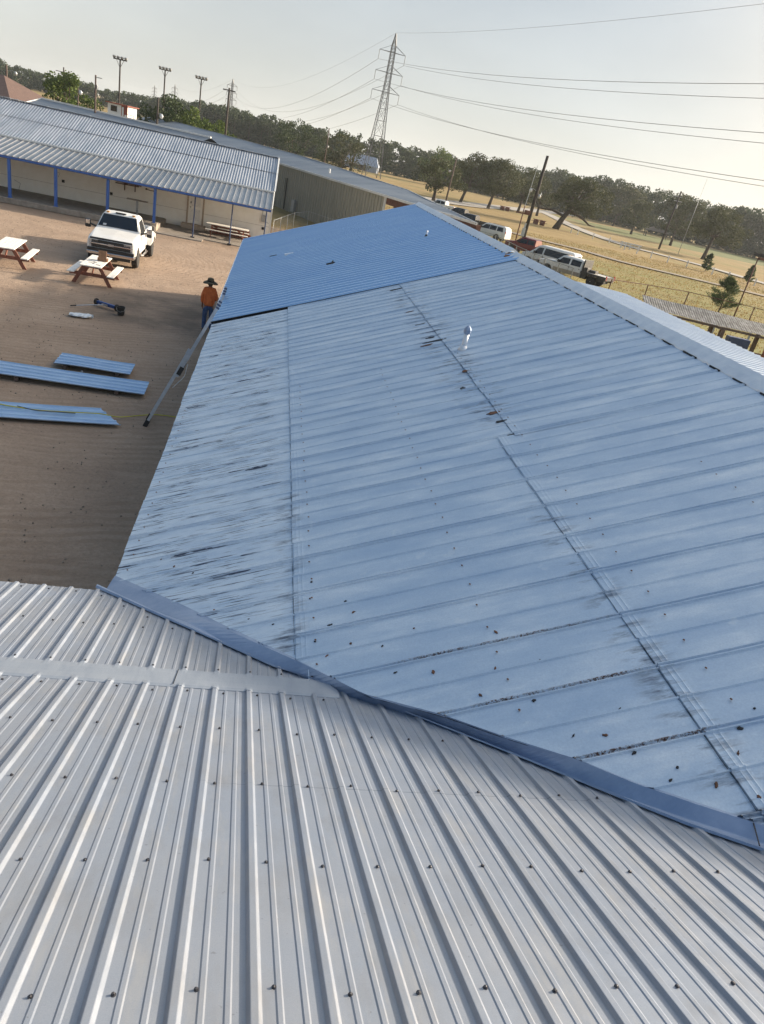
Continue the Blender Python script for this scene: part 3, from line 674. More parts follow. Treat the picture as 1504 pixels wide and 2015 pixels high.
for i, (x, y, z, r) in enumerate([(-21.5, 46.0, .3, .075), (-18.2, 46.0, .3, .075), (-14.75, 46.0, .3, .075), (-12.3, 46.0, .3, .075), (-9.5, 46.1, .3, .075), (-6.9, 46.2, .3, .075)]):
    b = MB(); b.box(x - r, x + r, y - r, y + r, z, 2.35); o = b.build('porch_post', M['blue'], yb)
    b = MB(); b.box(x - .11, x + .11, y - .11, y + .11, z, z + .03); b.build('base_plate', M['blue'], o)
for x in (-4.62, -2.45, -.45):
    b = MB(); b.tube([(x, 46.1, 0), (x, 46.1, 2.36)], .038, 10); o = b.build('porch_post', M['dblue'], yb)
    b = MB(); b.box(x - .12, x + .12, 45.98, 46.22, 0, .08); b.build('base_block', M['blackplastic'], o)
b = MB(); b.prism([(XL, 0), (-6.75, 0), (-6.75, .26), (-6.9, .30), (XL, .30)], 'Y', 45.72, YW - .01); b.build('concrete_dock', M['concrete'], yb, bevel=.02)
b = MB(); b.box(-7.05, -6.7, 45.9, 46.5, 0, .42); b.build('dock_block', M['block'], yb, bevel=.01)
b = MB(); b.box(-7.5, -4.0, 45.3, 50.2, -.02, .035); b.box(-4.0, XRt, 46.3, 50.2, -.02, .03); b.build('porch_slab', M['concrete'], yb)
# door with frame and step
b = MB(); b.box(-5.42, -4.55, YW - .05, YW - .012, .32, 2.28); dr = b.build('door', M['cream'], yb, bevel=.005)
b = MB()
for a_, c_ in (((-5.48, 0), (-5.48, 2.34)), ((-4.49, 0), (-4.49, 2.34))): b.box(a_[0] - .05, a_[0] + .05, YW - .07, YW - .011, .3, 2.36)
b.box(-5.43, -4.54, YW - .07, YW - .011, 2.29, 2.36); b.build('door_frame', M['block'], dr)
b = MB(); b.box(-5.30, -4.67, YW - .056, YW - .048, .5, 1.2); b.box(-5.30, -4.67, YW - .056, YW - .048, 1.35, 2.1); b.build('door_panel', M['whitewood'], dr)
b = MB(); b.lathe([(.03, 0), (.035, -.03), (.02, -.06)], (-5.28, YW - .05, 1.28), 10, 'Y'); b.box(-5.31, -5.25, YW - .07, YW - .045, 1.5, 1.62); b.build('door_lock', M['blackplastic'], dr)
b = MB(); b.box(-5.75, -4.25, 49.55, YW - .015, .035, .30); b.build('door_step', M['block'], yb, bevel=.015)
# wall bits: rusty rail, gauge boxes, electric box and conduit
b = MB(); b.beam((-9.9, YW - .12, 1.98), (-8.35, YW - .12, 1.94), .10, .14); b.beam((-9.9, YW - .13, 1.82), (-8.5, YW - .13, 1.84), .05, .05); b.beam((-9.35, YW - .1, 1.9), (-9.35, YW - .1, 1.48), .05, .07); b.beam((-8.72, YW - .1, 1.9), (-8.72, YW - .1, 1.50), .05, .07)
b.tube([(-9.85, YW - .15, 1.95), (-9.6, YW - .22, 2.0), (-9.3, YW - .18, 1.88), (-8.9, YW - .2, 1.97), (-8.5, YW - .15, 1.9)], .035, 8); b.build('rusty_rail', M['rust'], yb)
b = MB(); b.beam((-8.1, YW - .04, 1.78), (-7.55, YW - .04, 1.76), .03, .04); b.lathe([(.06, 0), (.06, -.05)], (-8.05, YW - .02, 1.8), 8, 'Y'); b.build('rusty_bracket', M['rust'], yb)
for x, z in ((-13.0, 1.28), (-10.15, 1.12), (-.62, .85)):
    b = MB(); b.box(x - .08, x + .08, YW - .07, YW - .01, z - .08, z + .08); b.lathe([(.05, 0), (.045, -.03)], (x, YW - .07, z), 10, 'Y'); b.build('wall_outlet_box', M['blackplastic'], yb, bevel=.01)
b = MB(); b.box(-.78, -.45, YW - .14, YW - .01, 1.25, 1.68); eb_ = b.build('electric_box', M['greymetal'], yb, bevel=.01)
b = MB(); b.tube([(-.74, YW - .05, 1.66), (-.74, YW - .05, 3.0)], .02, 8); b.tube([(-.5, YW - .08, 1.3), (-.36, YW - .1, 1.25), (-.3, YW - .1, 1.22)], .018, 6); b.build('conduit', M['greymetal'], eb_)
b = MB(); b.tube([(-10.35, YW - .04, .3), (-10.35, YW - .04, 2.9)], .02, 8); b.build('conduit', M['cream'], yb)
b = MB()
for x, z0, z1 in ((-13.3, 1.45, 1.75), (-15.6, .3, .8)): b.tube([(x, YW - .015, z0), (x + .1, YW - .015, (z0 + z1) / 2 + .1), (x - .25, YW - .015, z1)], .008, 5)
b.build('wall_crack', M['dark'], yb)
b = MB()
for z in (1.0, 2.02): b.box(XL, XRt - .05, YW - .008, YW + .01, z, z + .012)
b.build('mortar_joint', M['concrete'], yb)

# ================================================================= ARENA BUILDING
ar = thing('arena_building', 'large low beige metal arena with a long grey roof behind the blue roof', 'building')
A0, A1 = Vector((12.9, 48.0)), Vector((-1.2, 81.5)); ad = (A1 - A0).normalized(); an = Vector((-ad.y, ad.x)); 
if an.x > 0: an = -an      # towards the yard
A2 = A0 + ad * 95
def AP_(s, n, z): p = A0 + ad * s + an * n; return (p.x, p.y, z)
wall_s0 = 12.2
ze = 3.98
# ribbed wall
n = int((95 - wall_s0) / .5); pts = []
for k in range(n):
    s0 = wall_s0 + k * .5
    for ds, h in ((0, 0), (.03, .07), (.10, .07), (.13, 0)): pts.append((s0 + ds, h))
P = np.zeros((2, len(pts), 3))
for j, (s_, h) in enumerate(pts):
    P[0, j] = AP_(s_, h - .12, -.1); P[1, j] = AP_(s_, h - .12, ze - .08)
grid_mesh('ribbed_wall', P, M['beige'], ar)
b = MB(); b.beam(AP_(wall_s0 - .08, -.08, 0), AP_(wall_s0 - .08, -.08, ze - .1), .16, .16); b.build('wall_end_trim', M['white'], ar)
# roof polygon sheet with standing ribs
R0, R1, R2, R3 = (10.6, 64, 4.55), (2.5, 82.8, 4.95), (-7.7, 106.5, 4.99), (-22, 140, 5.0)
ridge = [(A0.x, A0.y, ze + .02), R0, R1, R2, R3]
def ridge_at(t):   # t in 0..1
    k = min(3.999, t * 4); i = int(k); f = k - i; return tuple(ridge[i][c] * (1 - f) + ridge[i + 1][c] * f for c in range(3))
rl = [0, 17, 37.5, 63, 99]
P = np.zeros((6, 400, 3))
for j, s_ in enumerate(np.linspace(0, 95, 400)):
    e = np.array(AP_(s_, 0, ze)); q = np.array([np.interp(s_ * 99 / 95, rl, [r_[c] for r_ in ridge]) for c in range(3)])
    rib = .03 * (j % 3 == 0)
    for i, t in enumerate(np.linspace(0, 1, 6)): P[i, j] = e * (1 - t) + q * t; P[i, j, 2] += rib + .02 * math.sin(j * .13 + i)
grid_mesh('roof_sheet', P, M['arena'], ar)
b = MB(); b.beam(AP_(-.02, .03, ze - .03), AP_(95, .03, ze - .03), .10, .16); b.build('eave_gutter', M['trimgrey'], ar)
b = MB(); b.beam((A0.x, A0.y, ze + .01), R0, .2, .05)
for i in range(3): b.beam(ridge[i + 1], ridge[i + 2], .3, .05)
b.build('ridge_trim', M['arena'], ar)
b = MB(); b.beam(AP_(.2, -.35, ze - .35), AP_(wall_s0, -.35, ze - .35), .4, .5); b.build('open_bay_purlins', M['darkred'], ar)
b = MB(); b.add([AP_(3, -.6, 0), AP_(wall_s0, -1.0, 0), AP_(wall_s0, -1.0, ze - .2), AP_(3, -.6, ze - .35)], [(0, 1, 2, 3)]); b.build('inner_wall', M['darkred'], ar)
for s_ in (4.5, 8.5):
    b = MB(); b.beam(AP_(s_, -.3, 0), AP_(s_, -.3, ze - .3), .14, .14); b.build('bay_post', M['darkred'], ar)
for s_, nn in ((25.5, -1.6), (45, -3.0)):
    p = AP_(s_, nn, ze + .12); b = MB(); b.tube([p, (p[0], p[1], p[2] + .55)], .10, 10); b.build('roof_vent', M['white'], ar)
b = MB(); b.beam(AP_(31, .05, .1), AP_(31, .05, 2.9), .12, .06); b.beam(AP_(31.4, .05, 1.6), AP_(31.4, .05, 2.9), .05, .05); b.build('wall_conduit', M['blackplastic'], ar)
b = MB(); b.box(-.35, .35, -.12, .12, 0, 1.05, Matrix.Translation(AP_(28.6, .12, .2)) @ Matrix.Rotation(math.atan2(ad.y, ad.x), 4, 'Z')); b.build('wall_cabinet', M['greymetal'], ar)

# ================================================================= PICNIC TABLES
def picnic_table(name, label, group, x, y, rz, parts=None, L=2.3, tw=.76, topmat='whitewood', seatw=.25, sx=1.0):
    t = thing(name, label, 'picnic table', (x, y, 0), rz, group); hw = tw / 2; nb = 5; g = .008
    b = MB(); pw = (tw - g * (nb - 1)) / nb
    for k in range(nb): x0 = -hw + k * (pw + g); b.box(x0, x0 + pw, -L / 2 + rnd.uniform(-.015, .015), L / 2 + rnd.uniform(-.015, .015), .72, .757)
    b.build('tabletop', M[topmat], t, bevel=.004)
    for s in (-1, 1):
        b = MB(); sw = seatw; xc = s * .71 * sx
        b.box(xc - sw / 2, xc + sw / 2, -L / 2, L / 2, .425, .465); b.build('bench_seat', M[topmat], t, bevel=.004)
    for e in (-1, 1):
        ye = e * (L / 2 - .32)
        for s in (-1, 1):
            b = MB(); b.beam((s * .62 * sx, ye, 0), (s * .24, ye, .72), .04, .13, (0, 1, 0)) if False else b.add(
                [(s * (.66 * sx) - .075, ye - .02, 0), (s * (.66 * sx) + .075, ye - .02, 0), (s * .26 + .075, ye - .02, .72), (s * .26 - .075, ye - .02, .72),
                 (s * (.66 * sx) - .075, ye + .02, 0), (s * (.66 * sx) + .075, ye + .02, 0), (s * .26 + .075, ye + .02, .72), (s * .26 - .075, ye + .02, .72)],
                [(0, 1, 2, 3), (7, 6, 5, 4), (0, 4, 5, 1), (1, 5, 6, 2), (2, 6, 7, 3), (3, 7, 4, 0)])
            b.build('leg', M['redbrown'], t)
        b = MB(); b.box(-.82 * sx, .82 * sx, ye + .022, ye + .06, .30, .425); b.build('cross_beam', M['redbrown'], t)
        b = MB(); b.box(-hw + .02, hw - .02, ye - .06, ye - .022, .63, .72); b.build('top_batten', M['redbrown'], t)
        b = MB(); b.beam((0, ye, .36), (0, ye - e * .5, .70), .04, .09); b.build('brace', M['redbrown'], t)
    return t
t2 = picnic_table('picnic_table', 'white topped brown picnic table in front of the truck with a cardboard box on it', 'white topped picnic tables in the yard', -6.53, 29.95, .03)
t1 = copy_tree(t2); t1.location = (-9.82, 30.45, 0); t1.rotation_euler = (0, 0, .10)
t1['label'] = 'white topped brown picnic table cut off by the left edge, with nothing on its top'
# smudges on the top of the first table
b = MB()
for q in ((-.10, -.5, .22, .03), (.02, -.35, .12, .05), (-.15, -.2, .3, .03), (.2, -.75, .16, .05), (-.2, .15, .25, .025), (0, -.62, .1, .04)):
    b.box(q[0] - q[2] / 2, q[0] + q[2] / 2, q[1] - q[3], q[1] + q[3], .7575, .759)
b.build('dark_stain', M['dark'], [c for c in t2.children if c.name.startswith('tabletop')][0])
st = picnic_table('picnic_table', 'long weathered picnic table pushed against the cream wall behind a thin porch post', None, -2.75, 48.6, R_(90) - .02, L=2.6)
st2 = thing('timber_stack', 'stack of reddish brown boards lying under the wall beside the porch picnic table', 'boards', (-2.6, 49.7, 0))
for k in range(5):
    b = MB(); b.box(-1.2 + rnd.uniform(-.1, .1), 1.2 + rnd.uniform(-.1, .1), -.18 + rnd.uniform(-.04, .04), .12, .05 + k * .11, .13 + k * .11); b.build('board', M['redbrown'], st2)
def park_table(name, label, x, y, rz):
    t = thing(name, label, 'picnic table', (x, y, 0), rz, 'dark picnic tables under the park trees')
    b = MB(); b.box(-1.5, 1.5, -.5, .5, .95, 1.1); b.build('tabletop', M['redbrown'], t)
    for s in (-1, 1):
        b = MB(); b.box(-1.5, 1.5, s * 1.0 - .2, s * 1.0 + .2, .55, .65); b.build('bench_seat', M['redbrown'], t)
        b = MB(); b.box(s * .9 - .15, s * .9 + .15, -.9, .9, 0.0, .95); b.build('leg', M['redbrown'], t)
park_table('park_table', 'dark long picnic table in dry grass between two tall oak trunks', 66, 219, .3)
park_table('park_table', 'dark picnic table in dry grass left of the leaning oak with the low side branch', 60.6, 171.4, .2)
# pedestal bench on the dock
pb = thing('pedestal_bench', 'narrow grey bench top on a single post standing on the concrete dock', 'bench', (-8.35, 49.0, .30))
b = MB(); b.box(-.62, .62, -.16, .16, .84, .90); b.build('bench_top', M['concrete'], pb, bevel=.01)
b = MB(); b.box(-.06, .06, -.06, .06, 0, .84); b.build('post', M['greymetal'], pb)
b = MB(); b.box(-.25, .25, -.12, .12, 0, .03); b.build('foot_plate', M['greymetal'], pb)

# ================================================================= VEHICLES
def hull(name, st, mat, parent, arches=(), arch_r=.4, seg_smooth=False):
    """st: list of (y, zb, zs, zt, wl, wb, wt). front is +y."""
    rings = []
    for (y, zb, zs, zt, wl, wb, wt) in st:
        half = [(wl * .90, zb), (wl * .99, zb + .10), (wl, zb + (zs - zb) * .55), (wb, zs), (wt + (wb - wt) * .12, zt - (zt - zs) * .12 if zt - zs > .1 else zt - .02), (wt * .92, zt - .005 if zt - zs > .1 else zt - .005), (0, zt + .012)]
        ring = [(-x, y, z) for x, z in half] + [(x, y, z) for x, z in reversed(half[:-1])]
        rings.append(ring)
    n = len(rings[0]); vs = [p for r in rings for p in r]; fs = []
    for i in range(len(rings) - 1):
        for k in range(n):
            a = i * n + k; b = i * n + (k + 1) % n; fs.append((a, b, b + n, a + n))
    fs += [tuple(range(n))[::-1], tuple(range((len(rings) - 1) * n, len(rings) * n))]
    b = MB(); b.add(vs, fs); o = b.build(name, mat, parent)
    if arches:
        cb = MB()
        for (ay, r, zc) in arches: cb.lathe([(r, -2), (r, 2)], (0, ay, zc), 28, 'X')
        c = cb.build('cutter', None); c.parent = parent
        # cut the wheel arches, leaving the middle of the floor away from view
        md = o.modifiers.new('cut', 'BOOLEAN'); md.object = c; md.operation = 'DIFFERENCE'; md.solver = 'EXACT'
        dg = bpy.context.evaluated_depsgraph_get(); dg.update()
        me = bpy.data.meshes.new_from_object(o.evaluated_get(dg)); o.modifiers.clear(); o.data = me
        bpy.data.objects.remove(c)
    o.data.polygons.foreach_set('use_smooth', [False] * len(o.data.polygons))
    bv = o.modifiers.new('bevel', 'BEVEL'); bv.width = .025; bv.segments = 2; bv.limit_method = 'ANGLE'; bv.angle_limit = R_(35)
    return o
def wheel(x, y, r, wdt, parent, rimmat='rim', dual=False):
    s = 1 if x > 0 else -1
    b = MB(); b.lathe([(r * .62, -wdt / 2), (r * .93, -wdt / 2), (r, -wdt * .35), (r, wdt * .35), (r * .93, wdt / 2), (r * .62, wdt / 2)], (x, y, r), 28, 'X'); o = b.build('tyre', M['tyre'], parent, False)
    b = MB(); e = wdt / 2 * s
    b.lathe([(r * .64, e * .96), (r * .60, e * .55), (r * .30, e * (.45 if not dual else -.2)), (r * .2, e * .9), (r * .12, e * 1.0), (.01, e * 1.0)], (x, y, r), 24, 'X'); b.build('rim', M[rimmat], o)
    b = MB()
    for k in range(8):
        t = k * math.pi / 4; b.lathe([(r * .07, e * .62), (r * .07, e * .64)], (x, y + r * .45 * math.cos(t), r + r * .45 * math.sin(t)), 8, 'X')
    b.build('hand_hole', M['blackplastic'], o)
    return o
def quadpane(name, pts, mat, parent, off=.012, c=(0, 0, .9)):
    p = [Vector(q) for q in pts]; n = (p[1] - p[0]).cross(p[2] - p[0]).normalized(); ce = sum(p, Vector()) / len(p)
    if n.dot(ce - Vector(c)) < 0: n = -n
    k = len(p); b = MB(); b.add([q + n * off for q in p] + [q - n * .01 for q in p], [tuple(range(k))] + [(i, i + k, (i + 1) % k + k, (i + 1) % k) for i in range(k)])
    return b.build(name, mat, parent)
def side(st, y, t):
    """point on greenhouse side at length y, t=0 belt .. 1 roof"""
    ys = [s[0] for s in st]; order = np.argsort(ys); f = lambda i: float(np.interp(y, np.array(ys)[order], np.array([s[i] for s in st])[order]))
    zs, zt, wb, wt = f(2), f(3), f(5), f(6); z1 = zt - (zt - zs) * .12; w1 = wt + (wb - wt) * .12
    return wb + (w1 - wb) * t, zs + (z1 - zs) * t
def side_window(st, ya, yb_, t0, t1, s, name, mat, parent, ya_top=None, yb_top=None):
    ya_top = ya if ya_top is None else ya_top; yb_top = yb_ if yb_top is None else yb_top; pts = []
    for y, t in ((ya, t0), (yb_, t0), (yb_top, t1), (ya_top, t1)):
        x, z = side(st, y, t); pts.append((s * x, y, z))
    return quadpane(name, pts, mat, parent, .008)

# ---- white dual-wheel pickup in the yard (front is local +y)
pk = thing('pickup_truck', 'white dual rear wheel pickup with dark grille parked behind a picnic table in the yard', 'pickup truck', (-6.72, 35.75, 0), R_(-178.2))
S = [(2.66, .62, 1.02, 1.05, .90, .86, .80), (2.60, .55, 1.06, 1.10, .98, .94, .88), (2.2, .45, 1.12, 1.20, 1.0, .97, .90), (1.20, .42, 1.20, 1.30, 1.0, .98, .92), (1.02, .42, 1.22, 1.34, 1.0, .98, .90), (.42, .42, 1.24, 1.90, 1.0, .97, .74), (.22, .42, 1.25, 1.955, 1.0, .97, .72), (-.35, .42, 1.25, 1.95, 1.0, .97, .72), (-.62, .42, 1.25, 1.90, 1.0, .97, .74), (-.70, .45, 1.24, 1.28, .98, .96, .9)]
body = hull('cab_body', S, M['carwhite'], pk, [(1.82, .47, .40)])
quadpane('windscreen', [(-.84, .96, 1.397), (.84, .96, 1.397), (.70, .47, 1.855), (-.70, .47, 1.855)], M['glass'], pk, .022)
for s in (-1, 1):
    side_window(S, .84, -.52, .06, .92, s, 'side_window', M['glass'], pk, .46, -.50)
    b = MB(); b.box(s * .995 - .006, s * .995 + .006, .93, .955, .55, 1.2); b.box(s * .995 - .006, s * .995 + .006, -.55, -.53, .55, 1.24); b.box(s * 1.0 - .02, s * 1.0 + .02, -.45, -.28, 1.08, 1.12); b.build('door_seam', M['blackplastic'], pk)
quadpane('rear_window', [(-.6, -.64, 1.36), (.6, -.64, 1.36), (.58, -.625, 1.82), (-.58, -.625, 1.82)], M['glass'], pk, .02)
# bed with flared rear fenders, open on top
b = MB()
for s in (-1, 1):
    b.add([(s * 1.0, -.74, .62), (s * 1.0, -2.64, .62), (s * .98, -2.64, 1.26), (s * .98, -.74, 1.26), (s * .86, -.74, .62), (s * .86, -2.64, .62), (s * .86, -2.64, 1.26), (s * .86, -.74, 1.26)], [(0, 1, 2, 3), (4, 5, 6, 7), (3, 2, 6, 7), (0, 1, 5, 4), (0, 3, 7, 4), (1, 2, 6, 5)])
b.box(-.86, .86, -2.64, -2.56, .62, 1.26); b.box(-.86, .86, -.80, -.74, .62, 1.24); b.build('truck_bed', M['carwhite'], pk, bevel=.02)
b = MB(); b.box(-.86, .86, -2.56, -.8, .72, .78); b.build('bed_floor', M['blackplastic'], pk)
for s in (-1, 1):
    prof_ = [(-.98, .60), (-1.06, .80), (-1.22, 1.04), (-1.45, 1.14), (-1.95, 1.14), (-2.2, 1.02), (-2.38, .78), (-2.44, .60), (-2.27, .60), (-2.20, .74), (-2.02, .90), (-1.7, .96), (-1.38, .90), (-1.22, .76), (-1.14, .60)]
    b = MB(); n = len(prof_)
    vs = [(s * .98, y, z + .02) for y, z in prof_] + [(s * (1.24 if .6 < z < 1.1 else 1.16), y, z) for y, z in prof_]
    b.add(vs, [tuple(range(n)), tuple(range(n, 2 * n))] + [(i, i + n, (i + 1) % n + n, (i + 1) % n) for i in range(n)]); b.build('rear_fender', M['carwhite'], pk, bevel=.02)
# front end
b = MB(); b.box(-.80, .80, 2.655, 2.70, .74, 1.05); gr = b.build('grille', M['blackplastic'], pk, bevel=.02)
b = MB(); b.box(-.88, .88, 2.69, 2.72, .875, .925); b.build('chrome_bar', M['chrome'], gr, bevel=.008)
b = MB(); b.add([(-.14, 2.725, .90), (-.10, 2.725, .945), (.10, 2.725, .945), (.14, 2.725, .90), (.10, 2.725, .855), (-.10, 2.725, .855)] + [(-.14, 2.70, .90), (-.10, 2.70, .945), (.10, 2.70, .945), (.14, 2.70, .90), (.10, 2.70, .855), (-.10, 2.70, .855)], [(0, 1, 2, 3, 4, 5)] + [(i, i + 6, (i + 1) % 6 + 6, (i + 1) % 6) for i in range(6)]); b.build('emblem', M['rim'], gr)
b = MB(); b.box(-.86, .86, 2.56, 2.66, 1.05, 1.13); b.build('hood_deflector', M['blackplastic'], pk, bevel=.02)
for s in (-1, 1):
    b = MB(); b.box(s * .70 - .19 if s > 0 else -.89, .89 if s > 0 else -.70 + .19, 2.60, 2.70, .94, 1.06); b.build('headlight', M['lamp'], pk, bevel=.015)
    b = MB(); b.box(s * .70 - .17 if s > 0 else -.88, .88 if s > 0 else -.70 + .17, 2.60, 2.69, .76, .86); b.build('turn_light', M['lamp'], pk, bevel=.015)
b = MB(); b.box(-.97, .97, 2.50, 2.80, .46, .60); b.box(-.99, .99, 2.35, 2.72, .46, .58); bu = b.build('front_bumper', M['chrome'], pk, bevel=.03)
b = MB(); b.box(-.95, .95, 2.60, 2.77, .60, .72); b.build('bumper_top', M['blackplastic'], bu, bevel=.02)
b = MB(); b.box(-.80, .80, 2.52, 2.70, .32, .46); b.build('air_dam', M['blackplastic'], bu, bevel=.02)
b = MB(); b.box(-.98, .98, -2.86, -2.70, .48, .66); b.build('rear_bumper', M['chrome'], pk, bevel=.02)
for s in (-1, 1):
    b = MB(); b.beam((s * .92, .80, 1.30), (s * 1.22, .80, 1.38), .10, .07); mr = b.build('mirror', M['blackplastic'], pk)
    b = MB(); b.box(s * 1.30 - .11, s * 1.30 + .11, .72, .86, 1.22, 1.56); b.build('mirror_housing', M['blackplastic'], mr, bevel=.03)
    b = MB(); b.box(s * 1.30 - .09, s * 1.30 + .09, .855, .875, 1.36, 1.54); b.build('mirror_cover', M['chrome'], mr, bevel=.01)
    b = MB(); b.tube([(s * 1.02, .95, .42), (s * 1.07, .85, .40), (s * 1.07, -.55, .40), (s * 1.02, -.65, .42)], .045, 8); b.build('side_step', M['chrome'], pk)
    wheel(s * .90, 1.82, .40, .25, pk); wheel(s * 1.08, -1.68, .40, .22, pk, dual=True); wheel(s * .84, -1.68, .40, .22, pk, dual=True)
    b = MB(); b.lathe([(.48, -.02), (.48, .02)], (s * .93, 1.82, .40), 24, 'X'); b.build('arch_liner', M['dark'], pk) if False else None
b = MB(); b.box(-.22, .22, .30, .42, 1.945, 1.985); b.build('roof_light_bar', M['dark'], pk, bevel=.01)
for x in (-.55, .55):
    b = MB(); b.box(x - .06, x + .06, .28, .40, 1.93, 1.975); b.build('roof_marker_light', M['amber'], pk, bevel=.01)
b = MB(); b.box(.52, .66, .86, .87, 1.46, 1.56, Matrix.Rotation(0, 4, 'X')); 
quadpane('windscreen_sticker', [(.52, .93, 1.425), (.66, .93, 1.425), (.64, .86, 1.49), (.51, .86, 1.49)], M['lamp'], pk, .03)
b = MB(); b.box(-.85, .85, -2.2, 2.3, .38, .62); b.build('chassis', M['dark'], pk)
b = MB(); b.lathe([(.26, -.1), (.26, .1)], (.2, -1.2, .95), 20, 'X'); b.build('spare_tyre', M['tyre'], pk)

# ---- generic parked vehicles
def add_lights(t, yf, yr, wf, wr, zf, zr, hz=.18):
    for s in (-1, 1):
        b = MB(); b.box(*sorted((s * (wf - .32), s * wf)), yf - .12, yf + .03, zf, zf + hz); b.build('headlight', M['lamp'], t, bevel=.02)
        b = MB(); b.box(*sorted((s * (wr - .16), s * (wr + .01))), yr - .03, yr + .06, zr, zr + .4); b.build('tail_light', M['redlens'], t, bevel=.02)
def mirrors(t, x, y, z):
    for s in (-1, 1):
        b = MB(); b.beam((s * (x - .1), y, z - .04), (s * (x + .1), y, z - .02), .05, .05); b.box(*sorted((s * (x + .02), s * (x + .22))), y - .06, y + .08, z - .08, z + .14); b.build('mirror', M['blackplastic'], t, bevel=.02)
# van
vn = thing('passenger_van', 'long white van with dark tinted windows parked between the red pickup and the flatbed truck', 'van', (27.3, 71.0, 0), R_(42))
S = [(2.84, .5, .86, .90, .88, .84, .78), (2.78, .42, .98, 1.04, .96, .92, .84), (2.2, .38, 1.12, 1.2, 1.0, .96, .86), (1.92, .38, 1.17, 1.30, 1.0, .97, .88), (1.1, .38, 1.2, 2.02, 1.0, .98, .80), (.8, .38, 1.22, 2.10, 1.0, .98, .80), (-2.6, .38, 1.22, 2.10, 1.0, .98, .80), (-2.80, .40, 1.2, 2.0, .98, .95, .78), (-2.86, .45, 1.15, 1.9, .95, .93, .76)]
hull('van_body', S, M['carwhite'], vn, [(1.95, .43, .37), (-1.55, .43, .37)])
quadpane('windscreen', [(-.84, 1.86, 1.33), (.84, 1.86, 1.33), (.72, 1.18, 1.96), (-.72, 1.18, 1.96)], M['glass'], vn, .03)
for s in (-1, 1):
    side_window(S, 1.55, .55, .04, .86, s, 'front_side_window', M['glass'], vn, 1.12, .55)
    side_window(S, .38, -2.62, .06, .86, s, 'rear_side_window', M['glass'], vn)
    b = MB(); b.box(s * 1.0 - .01, s * 1.0 + .01, .36, .44, .98, 1.12); b.box(s * 1.0 - .008, s * 1.0 + .006, .44, .455, .45, 1.2); b.box(s * 1.0 - .012, s * 1.0 + .012, -1.2, 1.4, .62, .68); b.build('door_handle', M['blackplastic'], vn)
    wheel(s * .90, 1.95, .37, .22, vn); wheel(s * .90, -1.55, .37, .22, vn)
b = MB(); b.box(-.7, .7, 2.82, 2.88, .62, .86); b.build('grille', M['blackplastic'], vn, bevel=.02)
b = MB(); b.box(-.97, .97, 2.72, 2.96, .40, .58); b.build('front_bumper', M['blackplastic'], vn, bevel=.03)
b = MB(); b.box(-.96, .96, -2.98, -2.80, .42, .60); b.build('rear_bumper', M['blackplastic'], vn, bevel=.03)
quadpane('rear_window', [(-.65, -2.81, 1.35), (.65, -2.81, 1.35), (.6, -2.80, 1.85), (-.6, -2.80, 1.85)], M['glass'], vn, .06)
add_lights(vn, 2.84, -2.86, .88, .93, .66, .9); mirrors(vn, 1.0, 1.35, 1.32)
# suv
sv = thing('suv', 'white sport utility vehicle parked at the far end of the row behind the wire fence', 'suv', (27.7, 95.6, 0), R_(48))
S = [(2.58, .5, .92, .96, .9, .86, .8), (2.5, .42, 1.02, 1.08, .97, .93, .86), (1.5, .38, 1.12, 1.2, 1.0, .97, .88), (1.25, .38, 1.14, 1.24, 1.0, .97, .88), (.55, .38, 1.16, 1.80, 1.0, .97, .76), (.3, .38, 1.16, 1.88, 1.0, .97, .75), (-2.2, .38, 1.18, 1.86, 1.0, .97, .75), (-2.5, .42, 1.16, 1.70, .98, .94, .74), (-2.6, .46, 1.1, 1.2, .95, .92, .8)]
hull('suv_body', S, M['carwhite'], sv, [(1.65, .45, .40), (-1.40, .45, .40)])
quadpane('windscreen', [(-.84, 1.2, 1.27), (.84, 1.2, 1.27), (.70, .6, 1.76), (-.70, .6, 1.76)], M['glasslight'], sv, .03)
for s in (-1, 1):
    side_window(S, .95, -.15, .06, .88, s, 'side_window', M['glass'], sv, .5, -.15); side_window(S, -.22, -1.15, .06, .88, s, 'side_window', M['glass'], sv); side_window(S, -1.3, -2.2, .06, .88, s, 'rear_side_window', M['glass'], sv, -1.3, -2.05)
    wheel(s * .90, 1.65, .40, .26, sv); wheel(s * .90, -1.40, .40, .26, sv)
    b = MB(); b.tube([(s * .68, .2, 1.92), (s * .68, -2.1, 1.90)], .02, 6); b.build('roof_rail', M['blackplastic'], sv)
b = MB(); b.box(-.62, .62, 2.56, 2.62, .66, .96); b.build('grille', M['blackplastic'], sv, bevel=.02)
b = MB(); b.box(-.97, .97, 2.45, 2.68, .40, .60); b.build('front_bumper', M['carwhite'], sv, bevel=.03)
add_lights(sv, 2.56, -2.56, .9, .93, .80, .95); mirrors(sv, 1.0, .85, 1.25)
# flatbed
fl = thing('flatbed_truck', 'white crew cab truck with tan lower panels and black flatbed, nearest in the row', 'truck', (27.75, 65.5, 0), R_(44))
S = [(3.30, .62, 1.05, 1.10, .90, .86, .80), (3.22, .55, 1.14, 1.20, .98, .94, .88), (2.4, .50, 1.22, 1.32, 1.0, .97, .9), (1.75, .48, 1.26, 1.38, 1.0, .98, .9), (1.1, .48, 1.28, 1.93, 1.0, .97, .76), (.85, .48, 1.28, 2.0, 1.0, .97, .75), (-.75, .48, 1.30, 1.98, 1.0, .97, .75), (-.98, .48, 1.30, 1.92, 1.0, .97, .76), (-1.04, .5, 1.28, 1.4, .98, .95, .85)]
hull('crew_cab', S, M['carwhite'], fl, [(2.30, .50, .43)])
quadpane('windscreen', [(-.84, 1.70, 1.41), (.84, 1.70, 1.41), (.72, 1.14, 1.89), (-.72, 1.14, 1.89)], M['glasslight'], fl, .03)
